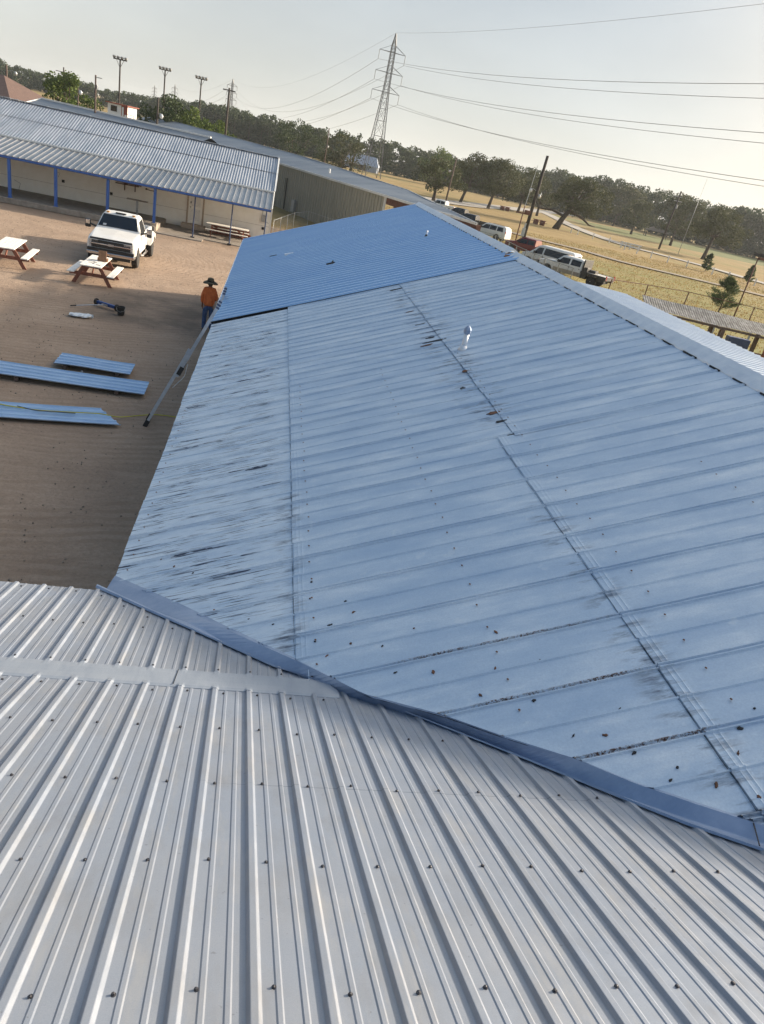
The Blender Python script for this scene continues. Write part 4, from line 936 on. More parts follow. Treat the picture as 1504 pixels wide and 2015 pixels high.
for s in (-1, 1):
    side_window(S, 1.45, .28, .05, .88, s, 'front_side_window', M['glass'], fl, 1.05, .28); side_window(S, .12, -.85, .05, .88, s, 'rear_side_window', M['glass'], fl)
    b = MB(); b.box(*sorted((s * .99, s * 1.012)), -.98, 1.72, .52, .84); b.build('lower_panel', M['cartan'], fl); b = MB(); b.box(*sorted((s * .99, s * 1.012)), 2.83, 3.18, .60, .84); b.build('lower_panel', M['cartan'], fl)
    b = MB(); b.box(s * 1.005 - .012, s * 1.005 + .012, .12, .28, 1.10, 1.14); b.box(s * 1.005 - .012, s * 1.005 + .012, -.9, -.75, 1.12, 1.16); b.box(s * 1.003 - .008, s * 1.003 + .006, .19, .205, .5, 1.28); b.build('door_handle', M['blackplastic'], fl)
    wheel(s * .90, 2.30, .43, .27, fl); wheel(s * 1.0, -2.25, .43, .24, fl, dual=True); wheel(s * .74, -2.25, .43, .24, fl, dual=True)
b = MB(); b.box(-.95, .95, -1.24, -1.12, .95, 2.05); hb = b.build('headache_rack', M['flatbed'], fl, bevel=.01)
b = MB(); b.box(-1.12, 1.12, -3.55, -1.12, .98, 1.06); b.build('flatbed_deck', M['deck'], fl, bevel=.01)
b = MB()
for s in (-1, 1): b.box(*sorted((s * 1.08, s * 1.16)), -3.55, -1.10, .90, 1.09)
b.box(-1.16, 1.16, -3.62, -3.54, .78, 1.09); b.build('bed_side_rail', M['flatbed'], fl)
for s in (-1, 1):
    b = MB(); b.box(*sorted((s * .72, s * 1.12)), -1.72, -1.14, .48, .95); b.box(*sorted((s * .72, s * 1.12)), -3.52, -2.85, .58, .95); b.build('underbed_box', M['flatbed'], fl, bevel=.01)
    b = MB(); b.box(*sorted((s * .74, s * 1.13)), -2.72, -2.68, .25, .9); b.build('mud_flap', M['rubber'], fl)
b = MB(); b.box(-.35, .35, -2.2, -1.4, 1.06, 1.30); b.box(-.9, -.3, -1.6, -1.3, 1.06, 1.45); b.build('toolbox_on_deck', M['flatbed'], fl, bevel=.02)
b = MB(); b.beam((-.85, 3.40, .78), (.85, 3.40, .78), .16, .38); b.tube([(-.95, 3.34, .62), (-.95, 3.48, .66), (-.95, 3.50, 1.0), (-.6, 3.50, 1.12), (.6, 3.50, 1.12), (.95, 3.50, 1.0), (.95, 3.48, .66), (.95, 3.34, .62)], .035, 6)
for s in (-1, 1): b.tube([(s * .62, 3.5, 1.1), (s * .62, 3.5, .75), (s * .98, 3.36, .75), (s * .98, 3.36, 1.0), (s * .62, 3.5, 1.05)], .03, 6)
b.build('grille_guard', M['flatbed'], fl)
b = MB(); b.box(-.7, .7, 3.28, 3.34, .80, 1.08); b.build('grille', M['blackplastic'], fl)
add_lights(fl, 3.26, -3.6, .9, 1.05, .88, .8, .16); mirrors(fl, 1.05, 1.28, 1.42)
b = MB(); b.box(-.5, .5, -3.3, 3.0, .45, .7); b.build('chassis', M['dark'], fl)
b = MB(); b.box(-.3, -.2, .75, .85, 1.99, 2.05); b.box(.2, .3, .75, .85, 1.99, 2.05); b.build('roof_marker_light', M['amber'], fl)
# simple pickups further along
def pickup(name, label, x, y, rz, paint, s_=1.0, toolrack=False):
    t = thing(name, label, 'pickup truck', (x, y, 0), rz)
    S = [(2.75, .55, .98, 1.02, .9, .86, .8), (2.68, .48, 1.06, 1.12, .97, .93, .86), (1.9, .42, 1.14, 1.22, 1.0, .97, .88), (1.5, .42, 1.16, 1.28, 1.0, .97, .88), (.85, .42, 1.18, 1.80, 1.0, .97, .76), (.6, .42, 1.18, 1.87, 1.0, .97, .75), (-.7, .42, 1.2, 1.86, 1.0, .97, .75), (-.92, .42, 1.2, 1.80, 1.0, .97, .76), (-1.0, .44, 1.18, 1.24, .98, .95, .88)]
    hull('cab_body', S, paint, t, [(1.85, .45, .40)])
    b = MB()
    for s in (-1, 1): b.box(*sorted((s * .84, s * 1.0)), -2.8, -1.04, .55, 1.22)
    b.box(-.84, .84, -2.8, -2.7, .55, 1.2); b.box(-.84, .84, -2.7, -1.04, .7, .76); b.build('truck_bed', paint, t, bevel=.02)
    quadpane('windscreen', [(-.84, 1.44, 1.33), (.84, 1.44, 1.33), (.70, .9, 1.76), (-.70, .9, 1.76)], M['glasslight'], t, .03)
    for s in (-1, 1):
        side_window(S, 1.2, .1, .06, .88, s, 'side_window', M['glass'], t, .8, .1); side_window(S, .0, -.8, .06, .88, s, 'rear_side_window', M['glass'], t)
        wheel(s * .9, 1.85, .40, .26, t); wheel(s * .92, -1.9, .40, .26, t)
    b = MB(); b.box(-.97, .97, 2.66, 2.84, .42, .62); b.build('front_bumper', M['chrome'], t, bevel=.03)
    b = MB(); b.box(-.62, .62, 2.72, 2.78, .68, .98); b.build('grille', M['blackplastic'], t)
    add_lights(t, 2.72, -2.78, .9, .95, .82, .8); mirrors(t, 1.0, 1.05, 1.28)
    return t
pickup('pickup_truck', 'dark red pickup truck half hidden behind the long white van', 28.6, 81.6, R_(46), M['carred'])
pickup('pickup_truck', 'black pickup truck with a pale roof edge at the corner of the arena roof', 28.3, 109.0, R_(52), M['carblack'])
pickup('pickup_truck', 'dark blue black pickup farther up the row, only its cab seen over the arena roof', 29.6, 121.5, R_(52), M['carblack'])
pickup('pickup_truck', 'white pickup whose cab shows above the far edge of the arena roof', 30.0, 139.0, R_(55), M['carwhite'])

# ================================================================= THINGS IN THE YARD
# loose roof sheets
def loose_sheet(label, x, y, rz, L, wdt, z, nrib=4, cutL=0, cutR=0):
    t = []
    pr_ = []
    p0 = wdt / nrib
    for k in range(nrib + 1):
        c = -wdt / 2 + k * p0
        for d, h in ((-.03, 0), (-.012, .024), (.012, .024), (.03, 0)):
            if -wdt / 2 <= c + d <= wdt / 2: pr_.append((c + d, h * 1.25))
        if k < nrib: pr_ += [(c + p0 * .36, 0), (c + p0 * .42, .004), (c + p0 * .48, 0), (c + p0 * .6, .004), (c + p0 * .66, 0)]
    pr_.sort(); NN = 14; P = np.zeros((NN, len(pr_), 3)); tt = np.linspace(0, 1, NN)
    for j, (v, h) in enumerate(pr_):
        f = (v + wdt / 2) / wdt; xa = -L / 2 + cutL * f; xb = L / 2 - cutR * f
        P[:, j, 0] = xa + (xb - xa) * tt; P[:, j, 1] = v; P[:, j, 2] = z + h + .012 * np.sin(tt * 5 + f) + .01
    o = grid_mesh('roof_sheet', P, M['loose']); so = o.modifiers.new('t', 'SOLIDIFY'); so.thickness = .002; so.offset = 1
    o.location = (x, y, .0); o.rotation_euler = (0, 0, rz); tag(o, label, 'metal sheet', 'loose blue roof sheets lying in the yard'); return o
loose_sheet('short blue ribbed metal sheet lying on the dirt beyond the long one', -4.19, 19.32, R_(1.5), 1.9, .93, .10)
loose_sheet('long blue ribbed metal sheet lying in the middle and cut off by the left edge', -5.4, 17.92, R_(1.6), 5.5, .98, .10)
loose_sheet('nearest blue ribbed metal sheet with a yellow cord lying across it', -5.1, 15.42, R_(12.5), 4.55, .95, .05, cutR=.42)
bl_ = MB()
for x, y in ((-3.6, 19.2), (-4.8, 19.3), (-3.2, 18.0), (-5.6, 17.8), (-6.9, 17.8)): pass
for i, (x, y, l) in enumerate(((-3.55, 19.30, .86), (-4.85, 19.27, .86), (-3.3, 17.97, .9), (-5.6, 17.9, .9))):
    b = MB(); b.box(-.045, .045, -l / 2, l / 2, -.01, .085, Matrix.Translation((x, y, .01))); o = b.build('timber_bearer', M['polewood'])
    tag(o, 'timber block under the ' + ('right end of the short blue sheet', 'left end of the short blue sheet', 'right end of the long blue sheet', 'left half of the long blue sheet')[i], 'timber', 'timber blocks under the loose sheets')
b = MB(); b.lathe([(.03, 0), (.03, .09), (.012, .10)], (-4.38, 18.66, 0), 10); o = b.build('small_bolt_can', M['greymetal']); tag(o, 'tiny grey can on the dirt just below the short blue sheet', 'can')
# yellow cord
def smooth_curve(pts, n=8):
    a = np.array(pts, float); t = np.arange(len(a)); tt = np.linspace(0, len(a) - 1, len(a) * n); c = np.stack([np.interp(tt, t, a[:, k]) for k in range(3)], -1)
    for _ in range(6): c[1:-1] = (c[:-2] + 2 * c[1:-1] + c[2:]) / 4
    return [tuple(p) for p in c]
b = MB(); b.tube(smooth_curve([(-7.2, 16.3, .02), (-6.3, 15.95, .10), (-5.4, 15.6, .105), (-4.6, 15.55, .105), (-3.9, 15.72, .105), (-3.3, 15.9, .10), (-2.95, 15.98, .03), (-2.5, 16.35, .015), (-2.25, 16.52, .015), (-1.9, 16.58, .015), (-1.3, 16.5, .015), (-.6, 16.3, .015)]), .013, 6)
tag(b.build('yellow_cord', M['cord'], smooth=True), 'thin yellow cord running over the nearest sheet and past the ladder foot', 'cord')
b = MB(); b.tube(smooth_curve([(-5.0, 15.62, .115), (-4.6, 15.50, .115), (-4.2, 15.58, .115), (-3.8, 15.66, .115)]), .011, 6)
tag(b.build('dark_cord', M['dblue'], smooth=True), 'short dark cord lying beside the yellow one on the nearest sheet', 'cord')
# magnetic sweeper
sw = thing('magnetic_sweeper', 'blue two wheeled magnetic sweeper bar lying on the dirt with a long thin handle', 'sweeper', (-5.30, 25.95, 0), R_(-28))
b = MB(); b.box(-.38, .38, -.055, .055, .07, .17); b.build('magnet_bar', M['sweep'], sw, bevel=.01)
for s in (-1, 1):
    b = MB(); b.lathe([(.05, -.025), (.10, -.03), (.115, -.02), (.115, .02), (.10, .03), (.05, .025)], (s * .43, 0, .115), 20, 'X'); o = b.build('wheel', M['tyre'], sw)
    b = MB(); b.lathe([(.055, -.028), (.02, -.033), (.02, .033), (.055, .028)], (s * .43, 0, .115), 14, 'X'); b.build('hub', M['rim'], o)
b = MB(); b.box(-.12, .10, -.11, -.055, .08, .14); b.build('bracket', M['rim'], sw)
b = MB(); b.tube([(-.02, -.09, .11), (-.25, -.55, .10), (-.52, -1.02, .06)], .014, 8); hd = b.build('handle', M['alu'], sw)
b = MB(); b.tube([(-.47, -.93, .066), (-.56, -1.09, .055)], .022, 8); b.build('grip', M['rubber'], hd)
# bucket
bk = thing('bucket', 'small black plastic bucket standing beside the sweeper wheel', 'bucket', (-4.70, 25.33, 0))
b = MB(); b.lathe([(.10, 0), (.105, .01), (.135, .25), (.142, .25), (.142, .28), (.132, .28), (.118, .05), (.01, .04)], n=24); b.build('pail', M['blackplastic'], bk)
b = MB(); b.tube([(-.14, 0, .25), (-.12, -.10, .17), (0, -.155, .13), (.12, -.10, .17), (.14, 0, .25)], .005, 6); b.build('handle', M['greymetal'], bk)
# plastic bag
vs = []; r_ = np.random.default_rng(3); NU, NVV = 26, 14; P = np.zeros((NU, NVV, 3))
for i in range(NU):
    u = i / (NU - 1); wv = .04 + .15 * math.sin(math.pi * min(1, .12 + u * .95)) ** .6
    for j in range(NVV):
        a = 2 * math.pi * j / (NVV - 1); rr = 1 + .16 * math.sin(3 * a + u * 14) + .10 * math.sin(7 * a - u * 23)
        P[i, j] = (-.36 + .72 * u, wv * math.cos(a) * rr, max(.004, .065 + .06 * math.sin(a) * rr * (.5 + u * .6) - .01))
bg_ = grid_mesh('plastic_bag', P, M['bag']); bg_.location = (-5.72, 24.25, 0); bg_.rotation_euler = (0, 0, R_(8)); tag(bg_, 'crumpled pale plastic bag lying on the dirt in front of the sweeper', 'bag')
# cardboard on the table
b = MB(); b.box(-.15, .15, -.02, .02, 0, .40, Matrix.Translation((-6.33, 30.02, .757)) @ Matrix.Rotation(R_(-6), 4, 'X')); b.box(-.19, .19, .03, .2, 0, .12, Matrix.Translation((-6.33, 30.02, .757)))
b.add([(-6.18, 30.0, 1.10), (-6.02, 29.98, .99), (-6.02, 30.03, .985), (-6.18, 30.05, 1.09)], [(0, 1, 2, 3)])
tag(b.build('cardboard_box', M['cardboard'], bevel=.004), 'brown cardboard box standing on the far end of the table before the truck', 'box')

# ladders leaning on the eave
def ladder(label, f0, t0, dy, nr, split=True):
    f0, t0 = Vector(f0), Vector(t0); root = thing('extension_ladder', label, 'ladder', tuple(f0), 0, 'aluminium ladders leaning on the blue roof')
    t = (t0 - f0); d = t.normalized(); side_ = Vector((0, 1, 0)); nrm = d.cross(side_).normalized()
    L = t.length
    for k, (o0, o1, offn, wv) in enumerate(((0, .56, .0, .46), (.40, 1.0, .045, .40))):
        for s in (0, 1):
            a = d * L * o0 + side_ * (dy * s if k == 0 else .03 + (dy - .06) * s) - nrm * offn; c = d * L * o1 + side_ * (dy * s if k == 0 else .03 + (dy - .06) * s) - nrm * offn
            b = MB(); b.beam(a, c, .026, .062, nrm); b.build('rail', M['alu'], root)
        n = int(L * (o1 - o0) / .305)
        for q in range(n + 1):
            p = d * (L * o0 + .12 + q * .305) - nrm * offn
            if p.length > L * o1 - .05: break
            b = MB(); b.tube([p + side_ * .0, p + side_ * dy], .017, 8); b.build('rung', M['alu'], root)
    for s in (0, 1):
        b = MB(); p = side_ * dy * s; b.beam(p - d * .06, p + d * .10, .05, .10, nrm); b.build('foot', M['rubber'], root)
        b = MB(); p = d * L * .45 + side_ * dy * s - nrm * .05; b.beam(p - d * .10, p + d * .10, .07, .10, nrm); b.build('rung_lock', M['blackplastic'], root)
        b = MB(); p = d * L * .56 + side_ * dy * s - nrm * .02; b.beam(p - d * .07, p + d * .07, .06, .12, nrm); b.build('guide_bracket', M['alu'], root)
    for s in (0, 1):
        b = MB(); p = d * (L - .14) + side_ * (.03 + (dy - .06) * s) - nrm * .045; b.beam(p, p + d * .045, .034, .079, nrm); b.beam(p + d * .07, p + d * .115, .034, .079, nrm); b.build('rail_sticker', M['dblue'], root)
    b = MB(); pts = [d * L * .50 + side_ * dy * .5 - nrm * .12, d * L * .42 + side_ * dy * .3 - nrm * .2, d * L * .30 + side_ * dy * .5 - nrm * .1]; b.tube(smooth_curve(pts), .008, 5); b.build('rope', M['cord'] if False else M['bag'], root)
    return root
ladder('long aluminium extension ladder with its foot on the dirt by the yellow cord', (-2.30, 15.80, .03), (-1.00, 16.72, 2.86), .42, 10)
ladder('second ladder farther along the eave, beside the worker, mostly hidden by the roof', (-1.50, 18.85, .03), (-1.06, 19.35, 2.66), .40, 9)

# ================================================================= WORKER
def skinned(name, verts, edges, radii, mat, parent, sub=2, root=0):
    me = bpy.data.meshes.new(name); me.from_pydata(verts, edges, []); o = bpy.data.objects.new(name, me); COL.objects.link(o); me.materials.append(mat)
    o.parent = parent; o.modifiers.new('skin', 'SKIN'); sk = me.skin_vertices[0].data
    for i, r in enumerate(radii): sk[i].radius = r if isinstance(r, tuple) else (r, r); sk[i].use_root = (i == root)
    sb = o.modifiers.new('sub', 'SUBSURF'); sb.levels = sub; sb.render_levels = sub
    dg = bpy.context.evaluated_depsgraph_get(); dg.update(); m2 = bpy.data.meshes.new_from_object(o.evaluated_get(dg)); o.modifiers.clear(); o.data = m2
    m2.polygons.foreach_set('use_smooth', [True] * len(m2.polygons)); return o
wk = thing('person', 'worker in orange shirt, blue jeans and wide hat, back turned, standing by the ladders', 'person', (-1.80, 24.95, 0), R_(4))
wk.scale = (1.03, 1.03, 1.03)
# body: facing +y. joints
V = [(0, 0, .95), (0, 0, 1.12), (0, -.01, 1.30), (0, -.02, 1.43), (0, .005, 1.50), (0, .03, 1.58), (0, .045, 1.66),      # 0-6 pelvis..head
     (-.165, -.01, 1.40), (-.205, -.01, 1.14), (-.205, .05, .90), (-.20, .07, .84),                                            # 7-10 left arm, hand
     (.165, -.01, 1.40), (.215, .02, 1.15), (.19, .20, 1.04), (.16, .27, 1.03),                                                  # 11-14 right arm bent forward
     (-.09, 0, .90), (-.105, .01, .50), (-.115, -.02, .09), (-.12, .10, .045), (.09, 0, .90), (.11, .03, .50), (.13, .00, .09), (.14, .12, .045)]
E_ = [(0, 1), (1, 2), (2, 3), (3, 4), (4, 5), (5, 6), (3, 7), (7, 8), (8, 9), (9, 10), (3, 11), (11, 12), (12, 13), (13, 14), (0, 15), (15, 16), (16, 17), (17, 18), (0, 19), (19, 20), (20, 21), (21, 22)]
Rr = [(.11, .075), (.10, .07), (.11, .075), (.09, .06), .052, .062, .075, .045, .036, .030, .026, .058, .042, .030, .026, .085, .055, .038, .035, .085, .055, .038, .035]
skinned('body', V, E_, Rr, M['skin'], wk)
# head shape over the skinned neck: face, ears
b = MB(); 
hv = [(0, .03, 1.60), (0, .045, 1.70)]
hd = skinned('head', [(0, .02, 1.53), (0, .04, 1.61), (0, .035, 1.69), (0, .02, 1.75)], [(0, 1), (1, 2), (2, 3)], [(.07, .08), (.09, .105), (.095, .115), (.06, .07)], M['skin'], wk)
b = MB()
for s in (-1, 1): b.lathe([(.006, -.012), (.02, 0), (.006, .012)], (s * .078, .03, 1.66), 10, 'X')
b.build('ear', M['skin'], hd, True)
b = MB(); b.add([(0, .115, 1.69), (-.016, .112, 1.645), (.016, .112, 1.645), (0, .142, 1.648)], [(0, 1, 3), (0, 3, 2), (1, 2, 3), (0, 2, 1)]); b.build('nose', M['skin'], hd)
for s in (-1, 1):
    b = MB(); b.lathe([(.004, -.004), (.012, 0), (.004, .008)], (s * .032, .112, 1.69), 10, 'Y'); b.build('eye', M['blackplastic'], hd)
b = MB(); b.box(-.025, .025, .108, .116, 1.605, 1.614); b.build('mouth', M['redbrown'], hd)
skinned('hair', [(0, -.03, 1.52), (0, -.03, 1.62), (0, 0, 1.72)], [(0, 1), (1, 2)], [(.08, .05), (.10, .085), (.10, .11)], M['hair'], wk)
# hands with fingers
def hand(wr, d, palm_n, label):
    wr, d, pn = Vector(wr), Vector(d).normalized(), Vector(palm_n).normalized(); sd_ = d.cross(pn).normalized()
    vs = [wr, wr + d * .045, wr + d * .085]; ed = [(0, 1), (1, 2)]; rd = [(.024, .016), (.036, .014), (.036, .012)]
    for k, (o, L) in enumerate(((-.028, .066), (-.010, .078), (.010, .073), (.028, .056))):
        i = len(vs); vs += [wr + d * .085 + sd_ * o, wr + d * (.085 + L * .55) + sd_ * o * 1.1 + pn * .010, wr + d * (.085 + L * .95) + sd_ * o * 1.05 + pn * .028]; ed += [(2, i), (i, i + 1), (i + 1, i + 2)]; rd += [.0095, .0088, .0075]
    i = len(vs); vs += [wr + d * .03 + sd_ * -.034, wr + d * .06 + sd_ * -.055 + pn * .01, wr + d * .09 + sd_ * -.058 + pn * .02]; ed += [(1, i), (i, i + 1), (i + 1, i + 2)]; rd += [.011, .010, .0085]
    return skinned('hand', [tuple(v) for v in vs], ed, rd, M['skin'], wk)
hand((-.205, .06, .88), (.03, .12, -1), (.8, .3, 0), 'left'); hand((.17, .24, 1.03), (-.2, 1, -.1), (-.7, 0, -.6), 'right')
# shirt: loose, hem below the waist
skinned('shirt', [(0, 0, .86), (0, 0, 1.05), (0, -.005, 1.22), (0, -.015, 1.37), (0, -.01, 1.475), (-.155, -.01, 1.415), (-.215, -.01, 1.15), (-.21, .03, .95), (.155, -.01, 1.415), (.225, .02, 1.16), (.205, .15, 1.06)],
        [(0, 1), (1, 2), (2, 3), (3, 4), (3, 5), (5, 6), (6, 7), (3, 8), (8, 9), (9, 10)], [(.215, .175), (.20, .165), (.205, .165), (.18, .15), (.115, .11), .088, .070, .056, .088, .070, .056], M['orange'], wk)
b = MB()
for k in range(9):
    x = -.14 + k * .035 + rnd.uniform(-.01, .01); z0 = .95 + rnd.uniform(0, .05); z1 = 1.2 + rnd.uniform(-.05, .12)
    b.tube([(x, -.137, z0), (x * .95, -.140, (z0 + z1) / 2), (x * .8, -.128, z1)], [.006, .010, .004], 6)
b.build('shirt_fold', M['orange'], [c for c in wk.children if c.name.startswith('shirt')][0], True)
b = MB(); b.tube([(-.06, -.03, 1.475), (-.05, -.08, 1.50), (.05, -.08, 1.50), (.06, -.03, 1.475)], .014, 6); b.build('collar', M['orange'], [c for c in wk.children if c.name.startswith('shirt')][0], True)
skinned('jeans', [(0, 0, .97), (0, 0, .90), (-.095, 0, .84), (-.105, .01, .50), (-.115, -.015, .10), (.095, 0, .84), (.11, .03, .50), (.13, .005, .10)], [(0, 1), (1, 2), (2, 3), (3, 4), (1, 5), (5, 6), (6, 7)],
        [(.15, .115), (.155, .12), (.105, .105), (.075, .078), (.062, .068), (.105, .105), (.075, .078), (.062, .068)], M['denim'], wk)
for s, (x, y) in ((-1, (-.118, .0)), (1, (.133, .02))):
    skinned('boot', [(x, y - .05, .05), (x, y + .05, .05), (x, y + .17, .035), (x, y - .03, .14)], [(0, 1), (1, 2), (0, 3)], [(.045, .045), (.045, .045), (.042, .032), (.05, .055)], M['boot'], wk)
# hat
b = MB(); b.lathe([(.235, -.012), (.24, -.004), (.17, .004), (.115, .012), (.10, .02)], (0, .005, 1.655), 32); ht = b.build('hat_brim', M['hat'], wk, True)
for v in ht.data.vertices:
    q = v.co; v.co.z += .05 * ((q.x / .24) ** 2) * -1 + .02 * (q.y / .24)
b = MB(); b.lathe([(.108, 0), (.102, .06), (.088, .115), (.05, .125), (.01, .11)], (0, .005, 1.66), 28); b.build('hat_crown', M['hat'], wk, True)
b = MB(); b.lathe([(.110, .008), (.107, .035), (.104, .035), (.107, .008)], (0, .005, 1.66), 28); b.build('hat_band', M['hatband'], wk)
b = MB(); b.box(-.03, .03, -.06, .0, -.10, .06, Matrix.Translation((-.24, .09, .80))); b.build('tool_pouch', M['boot'], wk, bevel=.01) if False else None

# ================================================================= POLES, PYLONS AND WIRES
def pole(name, label, x, y, h, r=.14, mat='polewood', lean=(0, 0), group=None, cat='pole', z0=0):
    t = thing(name, label, cat, (x, y, z0), 0, group); b = MB(); b.tube([(0, 0, -.1), (lean[0], lean[1], h)], [r, r * .7], 10); b.build('pole_shaft', M[mat], t, True); return t
def flood_pole(label, x, y, h):
    t = pole('floodlight_pole', label, x, y, h, .15, 'poledark', group='tall floodlight poles behind the yard building', cat='light pole')
    b = MB(); b.box(-.95, .95, -.06, .06, h - .1, h + .05); b.beam((-.55, 0, h), (0, 0, h - 1.1), .05, .05); b.beam((.55, 0, h), (0, 0, h - 1.1), .05, .05); b.build('crossarm', M['poledark'], t)
    for k in range(4):
        xx = -.8 + k * .53; b = MB(); b.lathe([(.10, 0), (.22, .12), (.24, .30), (.12, .36)], (xx, -.1, h + .02), 10); b.build('floodlight', M['greymetal'], t)
    return t
flood_pole('tallest floodlight pole, leftmost of three, rising above the corrugated roof', -24.3, 124, 11.4)
flood_pole('floodlight pole between the tall left one and the one beside the bushes', -20.1, 138.3, 12)
flood_pole('floodlight pole farthest right of three, beside the round bushy trees', -14.5, 140, 12)
def small_lamp(t, h, dx=.8, side_=1, mat='lamp'):
    b = MB(); b.tube([(0, 0, h - .3), (side_ * dx * .6, -.1, h - .1), (side_ * dx, -.1, h - .25)], .035, 6); a = b.build('lamp_arm', M['greymetal'], t)
    b = MB(); b.lathe([(.10, .12), (.20, 0), (.22, -.25), (.12, -.38)], (side_ * dx, -.1, h - .25), 12); b.build('lamp_head', M[mat], a, True)
t = pole('utility_pole', 'brown pole with a small lamp in front of the brown roofed house at far left', -41.6, 130, 7.5, .2); small_lamp(t, 7.0, 1.3)
t = pole('utility_pole', 'dark pole poking up out of the light green tree', -53.4, 207, 10.3, .22, 'poledark'); b = MB(); b.box(-1.8, .1, -.06, .06, 9.2, 9.35); b.build('crossarm', M['poledark'], t)
t = pole('utility_pole', 'bare thin utility pole with insulators left of the tallest floodlight pole', -21.6, 97, 8.25, .13)
b = MB(); b.box(-.05, .7, -.04, .04, 8.0, 8.08); b.lathe([(.08, 0), (.1, .3), (.05, .4)], (.15, 0, 6.9), 8); b.build('insulator', M['greymetal'], t)
t = pole('utility_pole', 'short thick dark pole with a round white lamp left of the round bushes', -14.4, 95, 7.45, .15, 'poledark'); small_lamp(t, 6.0, .45)
t = pole('utility_pole', 'pale thin pole with a white lamp beside the light green tree', -25.4, 105, 6.55, .10, 'polewood'); small_lamp(t, 6.5, .3)
t = pole('utility_pole', 'pole among the oaks behind the middle of the arena roof', 9.4, 174, 9.8, .15); small_lamp(t, 6.6, .3)
t = pole('utility_pole', 'short white lamp pole in the dry field left of the lattice pylon', 22.9, 255, 7.6, .22); small_lamp(t, 7.3, .4)
t = pole('utility_pole', 'leaning brown pole with a pale lamp between the first and second oak', 35.1, 160, 9.6, .2, 'polewood', (.3, 0)); small_lamp(t, 7.2, .6, -1)
t = pole('utility_pole', 'thick dark pole with a white meter box, tallest beside the parked row', 33.6, 99.5, 11.0, .27, 'poledark', (.25, 0)); small_lamp(t, 6.5, .6, 1); small_lamp(t, 7.0, .8, -1)
b = MB(); b.box(-.55, -.15, -.45, -.15, .9, 2.0); b.box(-.4, -.2, -.35, -.2, 2.0, 2.6); b.build('meter_box', M['trimgrey'], t, bevel=.02)
t = pole('antenna_mast', 'thin mast, rusty red below and pale above, beside the thick dark pole', 29.5, 90.0, 4.8, .09, 'rustred', cat='mast')
b = MB(); b.tube([(.02, 0, 4.7), (.25, 0, 9.4)], [.05, .03], 8); b.build('upper_mast', M['trimgrey'], t); b = MB(); b.box(-.8, .9, -.08, .08, 3.9, 4.05); b.box(.2, .9, -.2, .2, 4.05, 4.4); b.build('crossbar', M['rustred'], t)
t = pole('utility_pole', 'tall leaning utility pole with crossarms standing in the pasture beyond the gravel road', 98, 182.5, 14.0, .27, 'poledark', (.5, 0))
b = MB(); b.box(-.9, 1.1, -.08, .08, 12.6, 12.8); b.box(-.5, 1.6, -.08, .08, 11.6, 11.8); b.lathe([(.25, 0), (.25, .9)], (.6, -.2, 10.0), 10); b.build('crossarm', M['greymetal'], t)
t = pole('antenna_mast', 'very thin pale mast left of the leaning utility pole in the pasture', 100, 176, 17.5, .07, 'trimgrey', (.4, 0), cat='mast')
t = pole('sign_pole', 'slim rusty pole with a flat floodlight head by the small pine at the right edge', 43.2, 62.4, 5.25, .075, 'rustred', cat='light pole')
b = MB(); b.box(-.35, .95, -.25, .25, 5.2, 5.42, Matrix.Rotation(R_(5), 4, 'Y')); b.build('lamp_head', M['rustred'], t); b = MB(); b.box(-.45, -.1, -.2, .2, 5.42, 5.7); b.box(.1, .5, -.2, .2, 5.45, 5.72); b.build('floodlight', M['blackplastic'], t)

def pylon(label, x, y, rz, H_=41.5, r=.10, detail=True, group='lattice pylons of the power line'):
    t = thing('lattice_pylon', label, 'pylon', (x, y, 0), rz, group); b = MB()
    def hw(z):
        f = z / H_
        if f < .64: return 2.7 + (.80 - 2.7) * f / .64
        if f < .91: return .80 + (.62 - .80) * (f - .64) / .27
        return max(.06, .62 * (1 - (f - .91) / .09))
    lv = [0, 7, 12.5, 17, 20.5, 23.5, 26, 28.3, 30.5, 32.6, 34.6, 36.4, 38.0, 39.6, 41.3]; lv = [l * H_ / 41.5 for l in lv]
    for i in range(len(lv) - 1):
        z0, z1 = lv[i], lv[i + 1]; a, c = hw(z0), hw(z1); C0 = [(-a, -a, z0), (a, -a, z0), (a, a, z0), (-a, a, z0)]; C1 = [(-c, -c, z1), (c, -c, z1), (c, c, z1), (-c, c, z1)]
        for k in range(4):
            q = (k + 1) % 4; b.beam(C0[k], C1[k], r * 2.0, r * 2.0); 
            if detail: b.beam(C0[k], C1[q], r * .9, r * .9); b.beam(C0[q], C1[k], r * .9, r * .9)
            b.beam(C1[k], C1[q], r, r)
    b.build('lattice_tower', M['steel'], t)
    tips = []
    for z, L in ((36.2, 4.3), (30.6, 4.5), (25.2, 4.6)):
        z *= H_ / 41.5; b = MB(); zt = z + 1.9 * H_ / 41.5
        for s in (-1, 1):
            for yy in (-.6, .6): b.beam((s * .6, yy, z), (s * L, 0, z), r * 1.4, r * 1.4); b.beam((s * .6, yy, zt), (s * L, 0, z), r, r)
        b.beam((-.7, 0, z), (.7, 0, z), r * 1.5, r * 1.5); a = b.build('crossarm', M['steel'], t)
        for s in (-1, 1):
            b = MB(); b.tube([(s * L, 0, z), (s * L, 0, z - 2.6 * H_ / 41.5)], r * 1.1, 6); b.build('insulator', M['greymetal'], a)
            tips.append((s * L, z - 2.6 * H_ / 41.5))
    def wp(lx, z): c_, s_ = math.cos(rz), math.sin(rz); return Vector((x + lx * c_, y + lx * s_, z))
    return [wp(lx, z) for lx, z in tips] + [wp(0, H_)]
lr = math.atan2(378, -84) - math.pi / 2
W1 = pylon('largest lattice pylon, standing in the dry field behind the blue roof', 30.3, 261.8, lr * .6, 41.5, .085)
